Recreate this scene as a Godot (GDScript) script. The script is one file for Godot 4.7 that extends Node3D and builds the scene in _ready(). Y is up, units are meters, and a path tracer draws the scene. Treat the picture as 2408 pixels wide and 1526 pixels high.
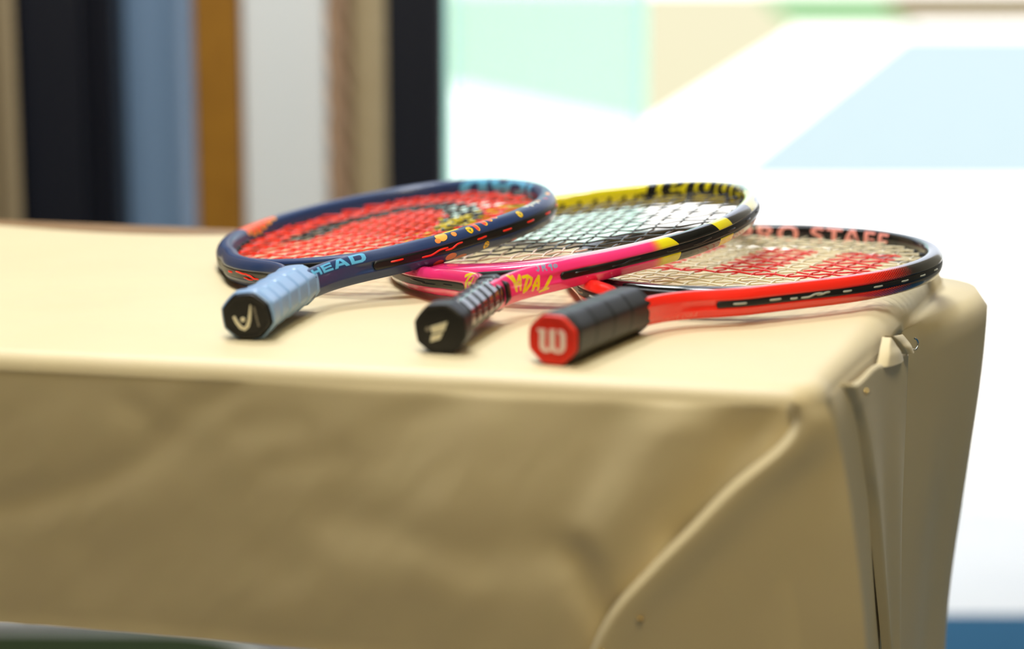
extends Node3D
# Three junior tennis rackets on a cloth-covered seminar table beside an open window wall.
# Layout numbers are in a frame with x right, y up from the table top and z forward (away from the viewer); V() turns them into the scene.

const TH := 0.72

var mats := {}
var taken := {}


func V(x: float, y: float, z: float) -> Vector3:
	return Vector3(x, TH + y, -z)


func _ready() -> void:
	camera_and_light()
	room()
	outside()
	table()
	tablecloth()
	pins()
	racket_one()
	racket_two()
	racket_three()


# ---------------------------------------------------------------- camera, sky, lamps
func camera_and_light() -> void:
	var cam := Camera3D.new()
	cam.name = "camera"
	add_child(cam)
	cam.position = V(0, 0.26476, 0)
	cam.rotation = Vector3(-0.18903, 0, 0)
	var at := CameraAttributesPhysical.new()
	at.frustum_focal_length = 12.0 / (763.0 / 5166.1)
	at.frustum_focus_distance = 1.49
	at.frustum_near = 0.05
	at.frustum_far = 200.0
	at.exposure_aperture = 2.9
	cam.attributes = at
	cam.fov = rad_to_deg(2.0 * atan(763.0 / 5166.1))
	cam.near = 0.05
	cam.far = 200.0
	cam.current = true
	var we := WorldEnvironment.new()
	we.name = "world_environment"
	var env := Environment.new()
	env.background_mode = Environment.BG_SKY
	var sky := Sky.new()
	var sm := ProceduralSkyMaterial.new()
	sm.sky_top_color = Color(0.88, 0.91, 0.97)
	sm.sky_horizon_color = Color(0.95, 0.97, 1.0)
	sm.ground_bottom_color = Color(0.7, 0.7, 0.68)
	sm.ground_horizon_color = Color(0.85, 0.87, 0.9)
	sky.sky_material = sm
	env.sky = sky
	env.background_energy_multiplier = 1.6
	env.tonemap_mode = Environment.TONE_MAPPER_LINEAR
	env.tonemap_exposure = 1.0
	env.sdfgi_enabled = true
	env.ssao_enabled = true
	env.ssil_enabled = true
	we.environment = env
	add_child(we)
	var sun := DirectionalLight3D.new()
	sun.name = "sun"
	sun.light_color = Color(1.0, 0.97, 0.92)
	sun.light_energy = 2.5
	sun.light_angular_distance = 20.0
	sun.shadow_enabled = true
	add_child(sun)
	sun.look_at_from_position(Vector3.ZERO, Vector3(0.1, -1.0, -0.27), Vector3.UP)
	# ceiling lamps of the room
	ceiling_lamp(-0.1, 1.1, 0.62, 0.62, 3.3, COOL, "square ceiling lamp above the cloth-covered table")
	ceiling_lamp(-0.5, 2.3, 0.62, 0.62, 3.2, COOL, "square ceiling lamp nearest the window posts")
	ceiling_lamp(0.35, -0.5, 0.62, 0.62, 3.0, WARM, "square ceiling lamp behind the viewer, farthest from the windows")


const COOL := Color(0.97, 0.985, 1.0)
const WARM := Color(1.0, 0.92, 0.72)


func ceiling_lamp(x: float, z: float, w: float, d: float, e: float, tint: Color, label: String) -> void:
	var y := 1.93
	var o := thing("ceiling_lamp", label, "lamp", V(x, y, z), 0.0, "ceiling lamps")
	var b := MB.new()
	b.box(Vector3(0, 0.02, 0), Vector3(w + 0.06, 0.05, d + 0.06), 0.006)
	obj("housing", b, mat("lamp_housing", Color(0.85, 0.85, 0.84), 0.5), o)
	var p := MB.new()
	p.box(Vector3(0, -0.008, 0), Vector3(w, 0.01, d), 0.003)
	var m := StandardMaterial3D.new()
	m.albedo_color = Color(0.9, 0.9, 0.88)
	m.emission_enabled = true
	m.emission = tint
	m.emission_energy_multiplier = 1.5
	obj("glowing_panel", p, m, o)
	var l := AreaLight3D.new()
	l.name = "area_light"
	l.area_size = Vector2(w, d)
	l.area_normalize_energy = true
	l.light_energy = e
	l.light_color = tint
	l.shadow_enabled = true
	l.set("area_range", 12.0)
	o.add_child(l)
	l.position = Vector3(0, -0.03, 0)
	l.rotation = Vector3(-PI / 2, 0, 0)


# ---------------------------------------------------------------- helpers
class MB:
	var v := PackedVector3Array()
	var n := PackedVector3Array()
	var uv := PackedVector2Array()
	var c := PackedColorArray()
	var ix := PackedInt32Array()
	var colored := false

	func tri(a: int, b: int, d: int) -> void:
		var g := (v[d] - v[a]).cross(v[b] - v[a])
		if g.dot(n[a] + n[b] + n[d]) >= 0.0:
			ix.append(a); ix.append(b); ix.append(d)
		else:
			ix.append(a); ix.append(d); ix.append(b)

	# rows of points; wrap closes each row; out: direction the sheet faces, or (0,0,0) for a closed tube
	func grid(P: Array, wrap := false, out := Vector3.ZERO, uvs: Array = [], cols: Array = []) -> void:
		var R := P.size()
		var C: int = P[0].size()
		var base := v.size()
		var sum := 0.0
		var N := []
		for i in R:
			var row: PackedVector3Array = P[i]
			var up: PackedVector3Array = P[mini(i + 1, R - 1)]
			var dn: PackedVector3Array = P[maxi(i - 1, 0)]
			var cen := Vector3.ZERO
			if out == Vector3.ZERO:
				for q in row:
					cen += q
				cen /= C
			var nr := PackedVector3Array()
			for j in C:
				var j1 := j + 1
				var j0 := j - 1
				if wrap:
					if row[0].distance_to(row[C - 1]) < 1e-6:
						if j1 >= C: j1 = 1
						if j0 < 0: j0 = C - 2
					else:
						j1 = j1 % C
						j0 = (j0 + C) % C
				else:
					j1 = mini(j1, C - 1)
					j0 = maxi(j0, 0)
				var nn := (up[j] - dn[j]).cross(row[j1] - row[j0])
				if nn.length_squared() < 1e-20:
					nn = out if out != Vector3.ZERO else row[j] - cen
				nn = nn.normalized()
				nr.append(nn)
				sum += nn.dot(out if out != Vector3.ZERO else (row[j] - cen).normalized())
			N.append(nr)
		var f := 1.0 if sum >= 0.0 else -1.0
		for i in R:
			for j in C:
				v.append(P[i][j])
				n.append(N[i][j] * f)
				uv.append(uvs[i][j] if uvs.size() else Vector2(float(j) / maxi(C - 1, 1), float(i) / maxi(R - 1, 1)))
				c.append(cols[i][j] if cols.size() else Color.WHITE)
		if cols.size():
			colored = true
		var lim := C if wrap and P[0][0].distance_to(P[0][C - 1]) >= 1e-6 else C - 1
		for i in R - 1:
			for j in lim:
				var a := base + i * C + j
				var b := base + i * C + (j + 1) % C
				var d := a + C
				var e := b + C
				tri(a, b, d)
				tri(b, e, d)

	# flat polygon fan
	func fan(pts: PackedVector3Array, nn: Vector3) -> void:
		var base := v.size()
		var cen := Vector3.ZERO
		for q in pts:
			cen += q
		v.append(cen / pts.size()); n.append(nn); uv.append(Vector2(0.5, 0.5)); c.append(Color.WHITE)
		for q in pts:
			v.append(q); n.append(nn); uv.append(Vector2.ZERO); c.append(Color.WHITE)
		for i in pts.size():
			tri(base, base + 1 + i, base + 1 + (i + 1) % pts.size())

	# tube along points with radius function values
	func tube(pts: PackedVector3Array, rad: PackedFloat32Array, sides := 8, cols: PackedColorArray = PackedColorArray(), caps := true) -> void:
		var P := []
		var K := []
		var up := Vector3.UP
		var t0 := (pts[1] - pts[0]).normalized()
		if absf(t0.dot(up)) > 0.9:
			up = Vector3.RIGHT
		for i in pts.size():
			var t := (pts[mini(i + 1, pts.size() - 1)] - pts[maxi(i - 1, 0)]).normalized()
			var s := up.cross(t).normalized()
			up = t.cross(s).normalized()
			var row := PackedVector3Array()
			var kr := PackedColorArray()
			for k in sides + 1:
				var a := TAU * (k % sides) / sides
				row.append(pts[i] + (s * cos(a) + up * sin(a)) * rad[mini(i, rad.size() - 1)])
				if cols.size():
					kr.append(cols[i])
			P.append(row)
			if cols.size():
				K.append(kr)
		grid(P, true, Vector3.ZERO, [], K)
		if caps:
			var a0: PackedVector3Array = P[0]
			var a1: PackedVector3Array = P[P.size() - 1]
			fan(a0.slice(0, sides), (pts[0] - pts[1]).normalized())
			fan(a1.slice(0, sides), (pts[pts.size() - 1] - pts[pts.size() - 2]).normalized())

	# chamfered box
	func box(cen: Vector3, size: Vector3, ch: float) -> void:
		var h := size / 2.0
		ch = minf(ch, minf(h.x, minf(h.y, h.z)) * 0.9)
		for ax in 3:
			for s: float in [-1.0, 1.0]:
				var u := (ax + 1) % 3
				var w := (ax + 2) % 3
				var nn := Vector3.ZERO
				nn[ax] = s
				var q := []
				for k: Array in [[-1.0, -1.0], [1.0, -1.0], [1.0, 1.0], [-1.0, 1.0]]:
					var p := Vector3.ZERO
					p[ax] = s * h[ax]
					p[u] = k[0] * (h[u] - ch)
					p[w] = k[1] * (h[w] - ch)
					q.append(cen + p)
				quad(q[0], q[1], q[2], q[3], nn)
		for ax in 3:
			var u := (ax + 1) % 3
			var w := (ax + 2) % 3
			for su: float in [-1.0, 1.0]:
				for sw: float in [-1.0, 1.0]:
					var q := []
					for k: Array in [[-1.0, 0], [1.0, 0], [1.0, 1], [-1.0, 1]]:
						var p := Vector3.ZERO
						p[ax] = k[0] * (h[ax] - ch)
						p[u] = su * (h[u] - (ch if k[1] == 1 else 0.0))
						p[w] = sw * (h[w] - (0.0 if k[1] == 1 else ch))
						q.append(cen + p)
					var nn := Vector3.ZERO
					nn[u] = su
					nn[w] = sw
					quad(q[0], q[1], q[2], q[3], nn.normalized())
		for sx: float in [-1.0, 1.0]:
			for sy: float in [-1.0, 1.0]:
				for sz: float in [-1.0, 1.0]:
					var s := Vector3(sx, sy, sz)
					var a := cen + s * Vector3(h.x, h.y - ch, h.z - ch)
					var b := cen + s * Vector3(h.x - ch, h.y, h.z - ch)
					var d := cen + s * Vector3(h.x - ch, h.y - ch, h.z)
					var base := v.size()
					for q: Vector3 in [a, b, d]:
						v.append(q); n.append(s.normalized()); uv.append(Vector2.ZERO); c.append(Color.WHITE)
					tri(base, base + 1, base + 2)

	func quad(a: Vector3, b: Vector3, d: Vector3, e: Vector3, nn: Vector3) -> void:
		var base := v.size()
		for q: Vector3 in [a, b, d, e]:
			v.append(q); n.append(nn); uv.append(Vector2(q.x + q.z, q.y)); c.append(Color.WHITE)
		tri(base, base + 1, base + 2)
		tri(base, base + 2, base + 3)

	# upright prism over a polygon in x/z of the layout frame (points already as scene x, z), from y0 to y1
	func prism(poly: PackedVector2Array, y0: float, y1: float) -> void:
		var t := Geometry2D.triangulate_polygon(poly)
		for s: float in [-1.0, 1.0]:
			var base := v.size()
			for q in poly:
				v.append(Vector3(q.x, y1 if s > 0 else y0, q.y)); n.append(Vector3(0, s, 0)); uv.append(q); c.append(Color.WHITE)
			for k in range(0, t.size(), 3):
				tri(base + t[k], base + t[k + 1], base + t[k + 2])
		var cw := Geometry2D.is_polygon_clockwise(poly)
		for i in poly.size():
			var a := poly[i]
			var b := poly[(i + 1) % poly.size()]
			var e := (b - a).normalized()
			var nn := Vector3(e.y, 0, -e.x) * (-1.0 if cw else 1.0)
			quad(Vector3(a.x, y0, a.y), Vector3(b.x, y0, b.y), Vector3(b.x, y1, b.y), Vector3(a.x, y1, a.y), nn)

	func mesh(into: ArrayMesh = null) -> ArrayMesh:
		var m := into if into else ArrayMesh.new()
		var a := []
		a.resize(Mesh.ARRAY_MAX)
		a[Mesh.ARRAY_VERTEX] = v
		a[Mesh.ARRAY_NORMAL] = n
		a[Mesh.ARRAY_TEX_UV] = uv
		if colored:
			a[Mesh.ARRAY_COLOR] = c
		a[Mesh.ARRAY_INDEX] = ix
		m.add_surface_from_arrays(Mesh.PRIMITIVE_TRIANGLES, a)
		return m


# paints flat print in millimetres: s along a beam, w round its section (0 = middle of the outer face, positive over the top)
class Painter:
	var im: Image
	var s0: float
	var s1: float
	var VL: float                  # millimetres round the section
	var W := 2048
	var H := 256

	func _init(a: float, b: float, round_mm: float, col: Color) -> void:
		VL = round_mm
		s0 = a
		s1 = b
		im = Image.create(W, H, false, Image.FORMAT_RGB8)
		im.fill(col)

	func px(p: Vector2) -> Vector2:
		return Vector2((p.x - s0) / (s1 - s0) * W, (p.y + VL / 2.0) / VL * H)

	func poly(pts: PackedVector2Array, col: Color) -> void:
		for wrap: float in [0.0, VL, -VL]:
			var q := PackedVector2Array()
			var y0 := 1e9
			var y1 := -1e9
			for p in pts:
				var r := px(p + Vector2(0, wrap))
				q.append(r)
				y0 = minf(y0, r.y)
				y1 = maxf(y1, r.y)
			for y in range(maxi(0, floori(y0)), mini(H - 1, ceili(y1)) + 1):
				var xs := PackedFloat32Array()
				var yc := y + 0.5
				for i in q.size():
					var a := q[i]
					var b := q[(i + 1) % q.size()]
					if (a.y <= yc) != (b.y <= yc):
						xs.append(a.x + (yc - a.y) / (b.y - a.y) * (b.x - a.x))
				xs.sort()
				for k in range(0, xs.size() - 1, 2):
					var xa := roundi(xs[k])
					var xb := roundi(xs[k + 1])
					if xb > xa:
						im.fill_rect(Rect2i(xa, y, xb - xa, 1), col)

	func rect(a: float, b: float, w0: float, w1: float, col: Color) -> void:
		poly(PackedVector2Array([Vector2(a, w0), Vector2(b, w0), Vector2(b, w1), Vector2(a, w1)]), col)

	func oval(cen: Vector2, r: Vector2, col: Color, turn := 0.0) -> void:
		var q := PackedVector2Array()
		for k in 28:
			q.append(cen + (Vector2(cos(TAU * k / 28), sin(TAU * k / 28)) * r).rotated(turn))
		poly(q, col)

	func stroke(pts: Array, w: float, col: Color) -> void:
		for i in pts.size() - 1:
			var a: Vector2 = pts[i]
			var b: Vector2 = pts[i + 1]
			var t := (b - a).normalized()
			var m := Vector2(-t.y, t.x) * w / 2.0
			poly(PackedVector2Array([a + m, b + m, b - m, a - m]), col)
			oval(b, Vector2(w, w) / 2.0, col)
		oval(pts[0], Vector2(w, w) / 2.0, col)

	# lettering: o = baseline start, ax = vector of one unit along the line, ay = upwards; the text is fitted to width and height
	func text(s: String, o: Vector2, along: Vector2, up: Vector2, col: Color, bold := true) -> void:
		var t := TextMesh.new()
		var f := SystemFont.new()
		f.font_names = PackedStringArray(["Droid Sans"])
		f.font_weight = 700 if bold else 400
		t.font = f
		t.text = s
		t.font_size = 64
		t.pixel_size = 0.01
		t.depth = 0.0
		t.curve_step = 1.0
		var arr := t.surface_get_arrays(0)
		var vv: PackedVector3Array = arr[Mesh.ARRAY_VERTEX]
		var ii: PackedInt32Array = arr[Mesh.ARRAY_INDEX]
		var lo := Vector2(1e9, 1e9)
		var hi := -lo
		for p in vv:
			lo = lo.min(Vector2(p.x, p.y))
			hi = hi.max(Vector2(p.x, p.y))
		for k in range(0, ii.size(), 3):
			var q := PackedVector2Array()
			for j in 3:
				var p := vv[ii[k + j]]
				q.append(o + along * ((p.x - lo.x) / (hi.x - lo.x)) + up * ((p.y - lo.y) / (hi.y - lo.y)))
			poly(q, col)

	func tex() -> ImageTexture:
		return ImageTexture.create_from_image(im)


func numbered(called: String) -> String:
	if not taken.has(called):
		taken[called] = 0
		return called
	taken[called] += 1
	return "%s_%03d" % [called, taken[called]]


func thing(called: String, label: String, category: String, at := Vector3.ZERO, turn := 0.0, group := "") -> Node3D:
	var o := Node3D.new()
	o.name = numbered(called)
	add_child(o)
	o.position = at
	o.rotation.y = turn
	tag(o, label, category, group)
	return o


func tag(o: Node, label: String, category: String, group := "") -> void:
	o.set_meta("label", label)
	o.set_meta("category", category)
	if group:
		o.set_meta("group", group)


func obj(called: String, b: MB, m: Material, parent: Node = self, label := "") -> MeshInstance3D:
	return put(called, b.mesh(), m, parent, label)


func put(called: String, mesh: Mesh, m: Material, parent: Node = self, label := "") -> MeshInstance3D:
	var o := MeshInstance3D.new()
	o.mesh = mesh
	if m:
		o.material_override = m
	o.cast_shadow = GeometryInstance3D.SHADOW_CASTING_SETTING_ON
	if parent == self:
		o.name = numbered(called)
		add_child(o)
	else:
		var k := 0
		var nm := called
		while parent.has_node(NodePath(nm)):
			k += 1
			nm = "%s_%03d" % [called, k]
		o.name = nm
		parent.add_child(o)
	if label:
		o.set_meta("label", label)
	return o


func struct(called: String, b: MB, m: Material, label: String, category: String) -> MeshInstance3D:
	var o := obj(called, b, m)
	o.set_meta("kind", "structure")
	tag(o, label, category)
	return o


func mat(key: String, col: Color, rough := 0.6, metal := 0.0, coat := 0.0) -> StandardMaterial3D:
	if mats.has(key):
		return mats[key]
	var m := StandardMaterial3D.new()
	m.resource_name = key
	m.albedo_color = col
	m.roughness = rough
	m.metallic = metal
	if coat > 0.0:
		m.clearcoat_enabled = true
		m.clearcoat = coat
		m.clearcoat_roughness = 0.06
	mats[key] = m
	return m


func noisy(key: String, a: Color, b: Color, freq: float, scale: float, rough := 0.7) -> StandardMaterial3D:
	if mats.has(key):
		return mats[key]
	var m := mat(key, Color.WHITE, rough)
	var t := NoiseTexture2D.new()
	var f := FastNoiseLite.new()
	f.seed = 7
	f.frequency = freq
	f.fractal_octaves = 4
	t.noise = f
	t.width = 256
	t.height = 256
	t.seamless = true
	var g := Gradient.new()
	g.set_color(0, a)
	g.set_color(1, b)
	t.color_ramp = g
	m.albedo_texture = t
	m.uv1_triplanar = true
	m.uv1_world_triplanar = true
	m.uv1_scale = Vector3.ONE * scale
	return m


# ---------------------------------------------------------------- the room
func room() -> void:
	var wallm := noisy("wall_paint", Color(0.80, 0.77, 0.70), Color(0.84, 0.81, 0.74), 0.02, 0.6, 0.85)
	var b := MB.new()
	b.box(V(-0.25, 2.06, 0.0), Vector3(8.5, 0.12, 6.4), 0.01)
	struct("ceiling", b, wallm, "plain pale ceiling over the room", "ceiling")
	b = MB.new()
	b.box(V(-4.06, 0.67, 0.0), Vector3(0.12, 2.9, 6.4), 0.01)
	struct("wall_left", b, wallm, "pale side wall of the room, left of the table", "wall")
	b = MB.new()
	b.box(V(3.56, 0.67, 0.0), Vector3(0.12, 2.9, 6.4), 0.01)
	struct("wall_right", b, wallm, "pale side wall of the room, right of the table", "wall")
	b = MB.new()
	b.box(V(-0.25, 0.67, -3.1), Vector3(8.5, 2.9, 0.12), 0.01)
	struct("wall_front", b, wallm, "pale wall of the room behind the viewer", "wall")
	b = MB.new()
	b.box(V(1.72, 1.85, 3.06), Vector3(3.56, 0.34, 0.14), 0.01)
	b.box(V(2.28, 0.48, 3.06), Vector3(2.44, 2.4, 0.14), 0.01)
	struct("wall_back", b, wallm, "lintel and pier of the wall round the open window", "wall")
	# floors
	var grey := noisy("grey_floor", Color(0.44, 0.44, 0.45), Color(0.5, 0.5, 0.5), 0.03, 1.5, 0.6)
	b = MB.new()
	b.box(V(-0.25, -0.76, -0.03), Vector3(8.5, 0.08, 5.95), 0.004)
	struct("floor", b, grey, "smooth grey floor under the table", "floor")
	var blue := noisy("blue_carpet", Color(0.05, 0.30, 0.43), Color(0.07, 0.34, 0.47), 0.2, 3.0, 0.95)
	b = MB.new()
	b.prism(PackedVector2Array([Vector2(0.42, -2.945), Vector2(3.4, -2.945), Vector2(3.4, -0.6), Vector2(0.42, -0.6)]), 0.0, 0.008)
	var o := obj("carpet", b, blue)
	tag(o, "blue carpet on the grey floor, right of the table", "carpet")
	var mt := thing("floor_mat", "dark green mat with a pale border on the floor behind the table", "mat", Vector3.ZERO)
	var poly := PackedVector2Array()
	var poly2 := PackedVector2Array()
	for q: Vector2 in [Vector2(-2.2, -1.9), Vector2(-2.2, -2.89)]:
		poly.append(q)
		poly2.append(q)
	for k in 9:
		var a := PI / 2 * k / 8.0
		poly.append(Vector2(-0.475 + 0.16 * sin(a), -2.73 - 0.16 * cos(a)))
		poly2.append(Vector2(-0.475 + 0.13 * sin(a), -2.73 - 0.13 * cos(a)))
	poly.append(Vector2(-0.31, -1.9))
	poly2.append(Vector2(-0.34, -1.9))
	b = MB.new()
	b.prism(poly, 0.0, 0.006)
	obj("border", b, mat("mat_border", Color(0.62, 0.63, 0.6), 0.9), mt)
	b = MB.new()
	b.prism(poly2, 0.004, 0.009)
	obj("field", b, noisy("mat_green", Color(0.10, 0.16, 0.02), Color(0.15, 0.22, 0.05), 0.2, 3.0, 0.95), mt)
	# window wall, left part
	var dark := mat("navy_frame", Color(0.03, 0.05, 0.11), 0.45)
	b = MB.new()
	b.box(V(-0.624, 0.655, 3.06), Vector3(0.096, 2.75, 0.14), 0.006)
	b.box(V(-0.571, 0.655, 3.055), Vector3(0.009, 2.75, 0.16), 0.003)
	b.box(V(-0.556, 0.655, 3.08), Vector3(0.024, 2.75, 0.12), 0.004)
	struct("trim_1", b, dark, "wide dark navy window post, left of the orange board", "post")
	b = MB.new()
	b.box(V(-0.132, 0.655, 3.06), Vector3(0.079, 2.75, 0.12), 0.006)
	struct("trim_2", b, dark, "dark navy window post between the tan panel and the open window", "post")
	b = MB.new()
	b.box(V(-2.36, 0.655, 3.1), Vector3(3.4, 2.75, 0.08), 0.006)
	struct("wall_window_side", b, noisy("dark_wall", Color(0.10, 0.11, 0.08), Color(0.14, 0.14, 0.10), 0.03, 1.0, 0.9), "dark wall behind the tan curtain", "wall")
	b = MB.new()
	b.box(V(-0.36, -0.14, 3.5), Vector3(0.5, 1.16, 0.06), 0.006)
	struct("trim_3", b, noisy("dark_panel", Color(0.10, 0.11, 0.05), Color(0.15, 0.15, 0.08), 0.03, 1.0, 0.9), "dark olive panel behind the boards between the two posts", "panel")
	# tan curtain at the left edge of the frame: hanging folds
	var P := []
	for i in 12:
		var row := PackedVector3Array()
		for j in 121:
			var x := -2.4 + 1.735 * j / 120.0
			var amp := 0.018 + 0.006 * sin(i * 0.7)
			row.append(V(x, -0.71 + 2.62 * i / 11.0, 2.97 + amp * sin(x * 95.0) + 0.006 * sin(x * 41.0 + i * 0.2)))
		P.append(row)
	b = MB.new()
	b.grid(P, false, Vector3(0, 0, 1))
	o = obj("curtain", b, noisy("tan_cloth", Color(0.60, 0.53, 0.40), Color(0.66, 0.58, 0.45), 0.1, 4.0, 0.9))
	tag(o, "tan curtain hanging left of the wide dark post", "curtain")
	# blue-grey round column
	b = MB.new()
	var pts := PackedVector3Array()
	for k in 2:
		pts.append(V(-0.524, -0.72 + 2.7 * k, 3.17))
	b.tube(pts, PackedFloat32Array([0.066]), 40)
	o = obj("column", b, mat("column_paint", Color(0.45, 0.55, 0.66), 0.4))
	tag(o, "round blue-grey column beside the wide dark post", "column")
	# orange board, white board, tan board and the twisted rope
	b = MB.new()
	b.box(V(-0.416, -0.14, 3.12), Vector3(0.064, 1.16, 0.03), 0.004)
	o = obj("board", b, noisy("orange_wood", Color(0.60, 0.40, 0.06), Color(0.66, 0.45, 0.09), 0.03, 2.0, 0.55))
	tag(o, "narrow orange-brown wooden board standing between the posts", "board")
	b = MB.new()
	b.box(V(-0.322, -0.14, 3.14), Vector3(0.120, 1.16, 0.03), 0.004)
	o = obj("board", b, mat("white_board", Color(0.95, 0.96, 0.95), 0.5))
	tag(o, "smooth white board standing right of the orange board", "board")
	b = MB.new()
	b.box(V(-0.218, -0.14, 3.15), Vector3(0.084, 1.16, 0.03), 0.004)
	o = obj("board", b, noisy("tan_board", Color(0.74, 0.66, 0.50), Color(0.79, 0.71, 0.55), 0.05, 2.0, 0.8))
	tag(o, "tan board standing behind the twisted rope", "board")
	var rope := thing("rope", "thick twisted pinkish-brown rope standing in front of the tan board", "rope", V(-0.243, -0.715, 3.10))
	for k in 3:
		var q := PackedVector3Array()
		for i in 151:
			var y := 1.12 * i / 150.0
			var a := y / 0.16 * TAU + k * TAU / 3
			q.append(Vector3(cos(a) * 0.0095, y, sin(a) * 0.0095))
		b = MB.new()
		b.tube(q, PackedFloat32Array([0.0098]), 8)
		obj("strand", b, mat("rope_fibre", Color(0.70, 0.57, 0.45), 0.9), rope)
	# door leaf of tinted glass standing open outside
	var g := thing("glass_door", "pale teal glass door leaf standing open right of the narrow dark post", "door", V(0.069, -0.72, 4.4))
	b = MB.new()
	b.box(Vector3(0, 1.35, 0), Vector3(0.375, 2.66, 0.012), 0.002)
	var gm := StandardMaterial3D.new()
	gm.albedo_color = Color(0.66, 0.92, 0.86, 0.38)
	gm.transparency = BaseMaterial3D.TRANSPARENCY_ALPHA
	gm.roughness = 0.5
	obj("pane", b, gm, g)
	b = MB.new()
	b.box(Vector3(0.19, 1.35, 0), Vector3(0.014, 2.7, 0.03), 0.003)
	b.box(Vector3(-0.19, 1.35, 0), Vector3(0.014, 2.7, 0.03), 0.003)
	obj("stile", b, mat("stile", Color(0.62, 0.85, 0.82), 0.4), g)


func ground_zone(called: String, q: PackedVector2Array, h: float, m: Material, label: String, category: String) -> void:
	var poly := PackedVector2Array()
	for p in q:
		poly.append(Vector2(p.x, -p.y))
	var b := MB.new()
	b.prism(poly, -0.04, h)
	var o := obj(called, b, m)
	o.set_meta("kind", "structure")
	tag(o, label, category)


func outside() -> void:
	var white := noisy("white_concrete", Color(0.86, 0.86, 0.85), Color(0.92, 0.92, 0.91), 0.02, 0.3, 0.8)
	ground_zone("floor", PackedVector2Array([Vector2(-30, 2.95), Vector2(40, 2.95), Vector2(40, 70), Vector2(-30, 70)]), 0.0, white, "bright white paved ground outside the window", "ground")
	ground_zone("court", PackedVector2Array([Vector2(0.765, 7.9), Vector2(14, 7.9), Vector2(14, 17.2), Vector2(3.06, 17.2)]), 0.004, noisy("court_blue", Color(0.435, 0.503, 0.525), Color(0.458, 0.520, 0.542), 0.05, 0.4, 0.7), "pale blue court surface on the white ground outside", "court")
	ground_zone("clay", PackedVector2Array([Vector2(-16, 15.5), Vector2(-0.4, 12.4), Vector2(0.6, 9.9), Vector2(2.05, 16.5), Vector2(2.3, 18.0), Vector2(2.85, 26), Vector2(-16, 26)]), 0.003, noisy("clay_beige", Color(0.497, 0.486, 0.395), Color(0.520, 0.508, 0.418), 0.05, 0.4, 0.9), "beige sandy ground outside, left of the white strip", "ground")
	ground_zone("lawn", PackedVector2Array([Vector2(2.25, 17.7), Vector2(3.2, 17.7), Vector2(4.3, 26), Vector2(2.85, 26)]), 0.005, noisy("grass_green", Color(0.305, 0.441, 0.282), Color(0.339, 0.463, 0.316), 0.1, 0.8, 0.95), "patch of green grass at the far end of the blue court", "grass")
	ground_zone("earth", PackedVector2Array([Vector2(3.25, 18.4), Vector2(16, 18.4), Vector2(18, 26), Vector2(4.3, 26)]), 0.006, noisy("earth_tan", Color(0.294, 0.249, 0.124), Color(0.339, 0.294, 0.169), 0.1, 0.6, 0.95), "strip of bare brown earth behind the blue court", "ground")


# ---------------------------------------------------------------- table
# edges of the table top in the layout frame
func front_pt(s: float) -> Vector3:   # s metres right of the point below the front corner
	return Vector3(0.1531 + 0.9765 * s, 0, 1.196 - 0.2156 * s)


func right_pt(s: float) -> Vector3:
	return Vector3(0.1740 + 0.3336 * s, 0, 1.2065 + 0.9427 * s)


func table() -> void:
	var t := thing("table", "narrow table under the beige cloth", "table", Vector3.ZERO)
	var poly := PackedVector2Array()
	var ins := 0.019
	for q: Vector3 in [front_pt(-1.25), front_pt(0.0), right_pt(0.03), right_pt(0.46)]:
		poly.append(Vector2(q.x, -(q.z)))
	poly.append(Vector2(0.30, -1.705))
	poly.append(Vector2(-1.1, -2.05))
	var cen := Vector2.ZERO
	for q in poly:
		cen += q / poly.size()
	for i in poly.size():
		poly[i] += (cen - poly[i]).normalized() * ins * 1.6
	var b := MB.new()
	b.prism(poly, TH - 0.028, TH - 0.0025)
	obj("table_top", b, noisy("table_wood", Color(0.5, 0.38, 0.24), Color(0.58, 0.45, 0.3), 0.05, 3.0, 0.5), t)
	for q: Vector2 in [Vector2(0.21, 1.36), Vector2(0.28, 1.62), Vector2(-0.95, 1.52), Vector2(-0.85, 1.93)]:
		b = MB.new()
		b.tube(PackedVector3Array([V(q.x, -0.72, q.y), V(q.x, -0.028, q.y)]), PackedFloat32Array([0.016]), 16)
		obj("leg", b, mat("steel_leg", Color(0.5, 0.5, 0.52), 0.35, 0.8), t)


func seg_dist(p: Vector2, a: Vector2, b: Vector2) -> float:
	var d := b - a
	var t := clampf((p - a).dot(d) / d.length_squared(), 0, 1)
	return p.distance_to(a + d * t)


func line_dist(p: Vector2, l: Array) -> float:
	var m := 1e9
	for i in l.size() - 1:
		m = minf(m, seg_dist(p, l[i], l[i + 1]))
	return m


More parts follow.
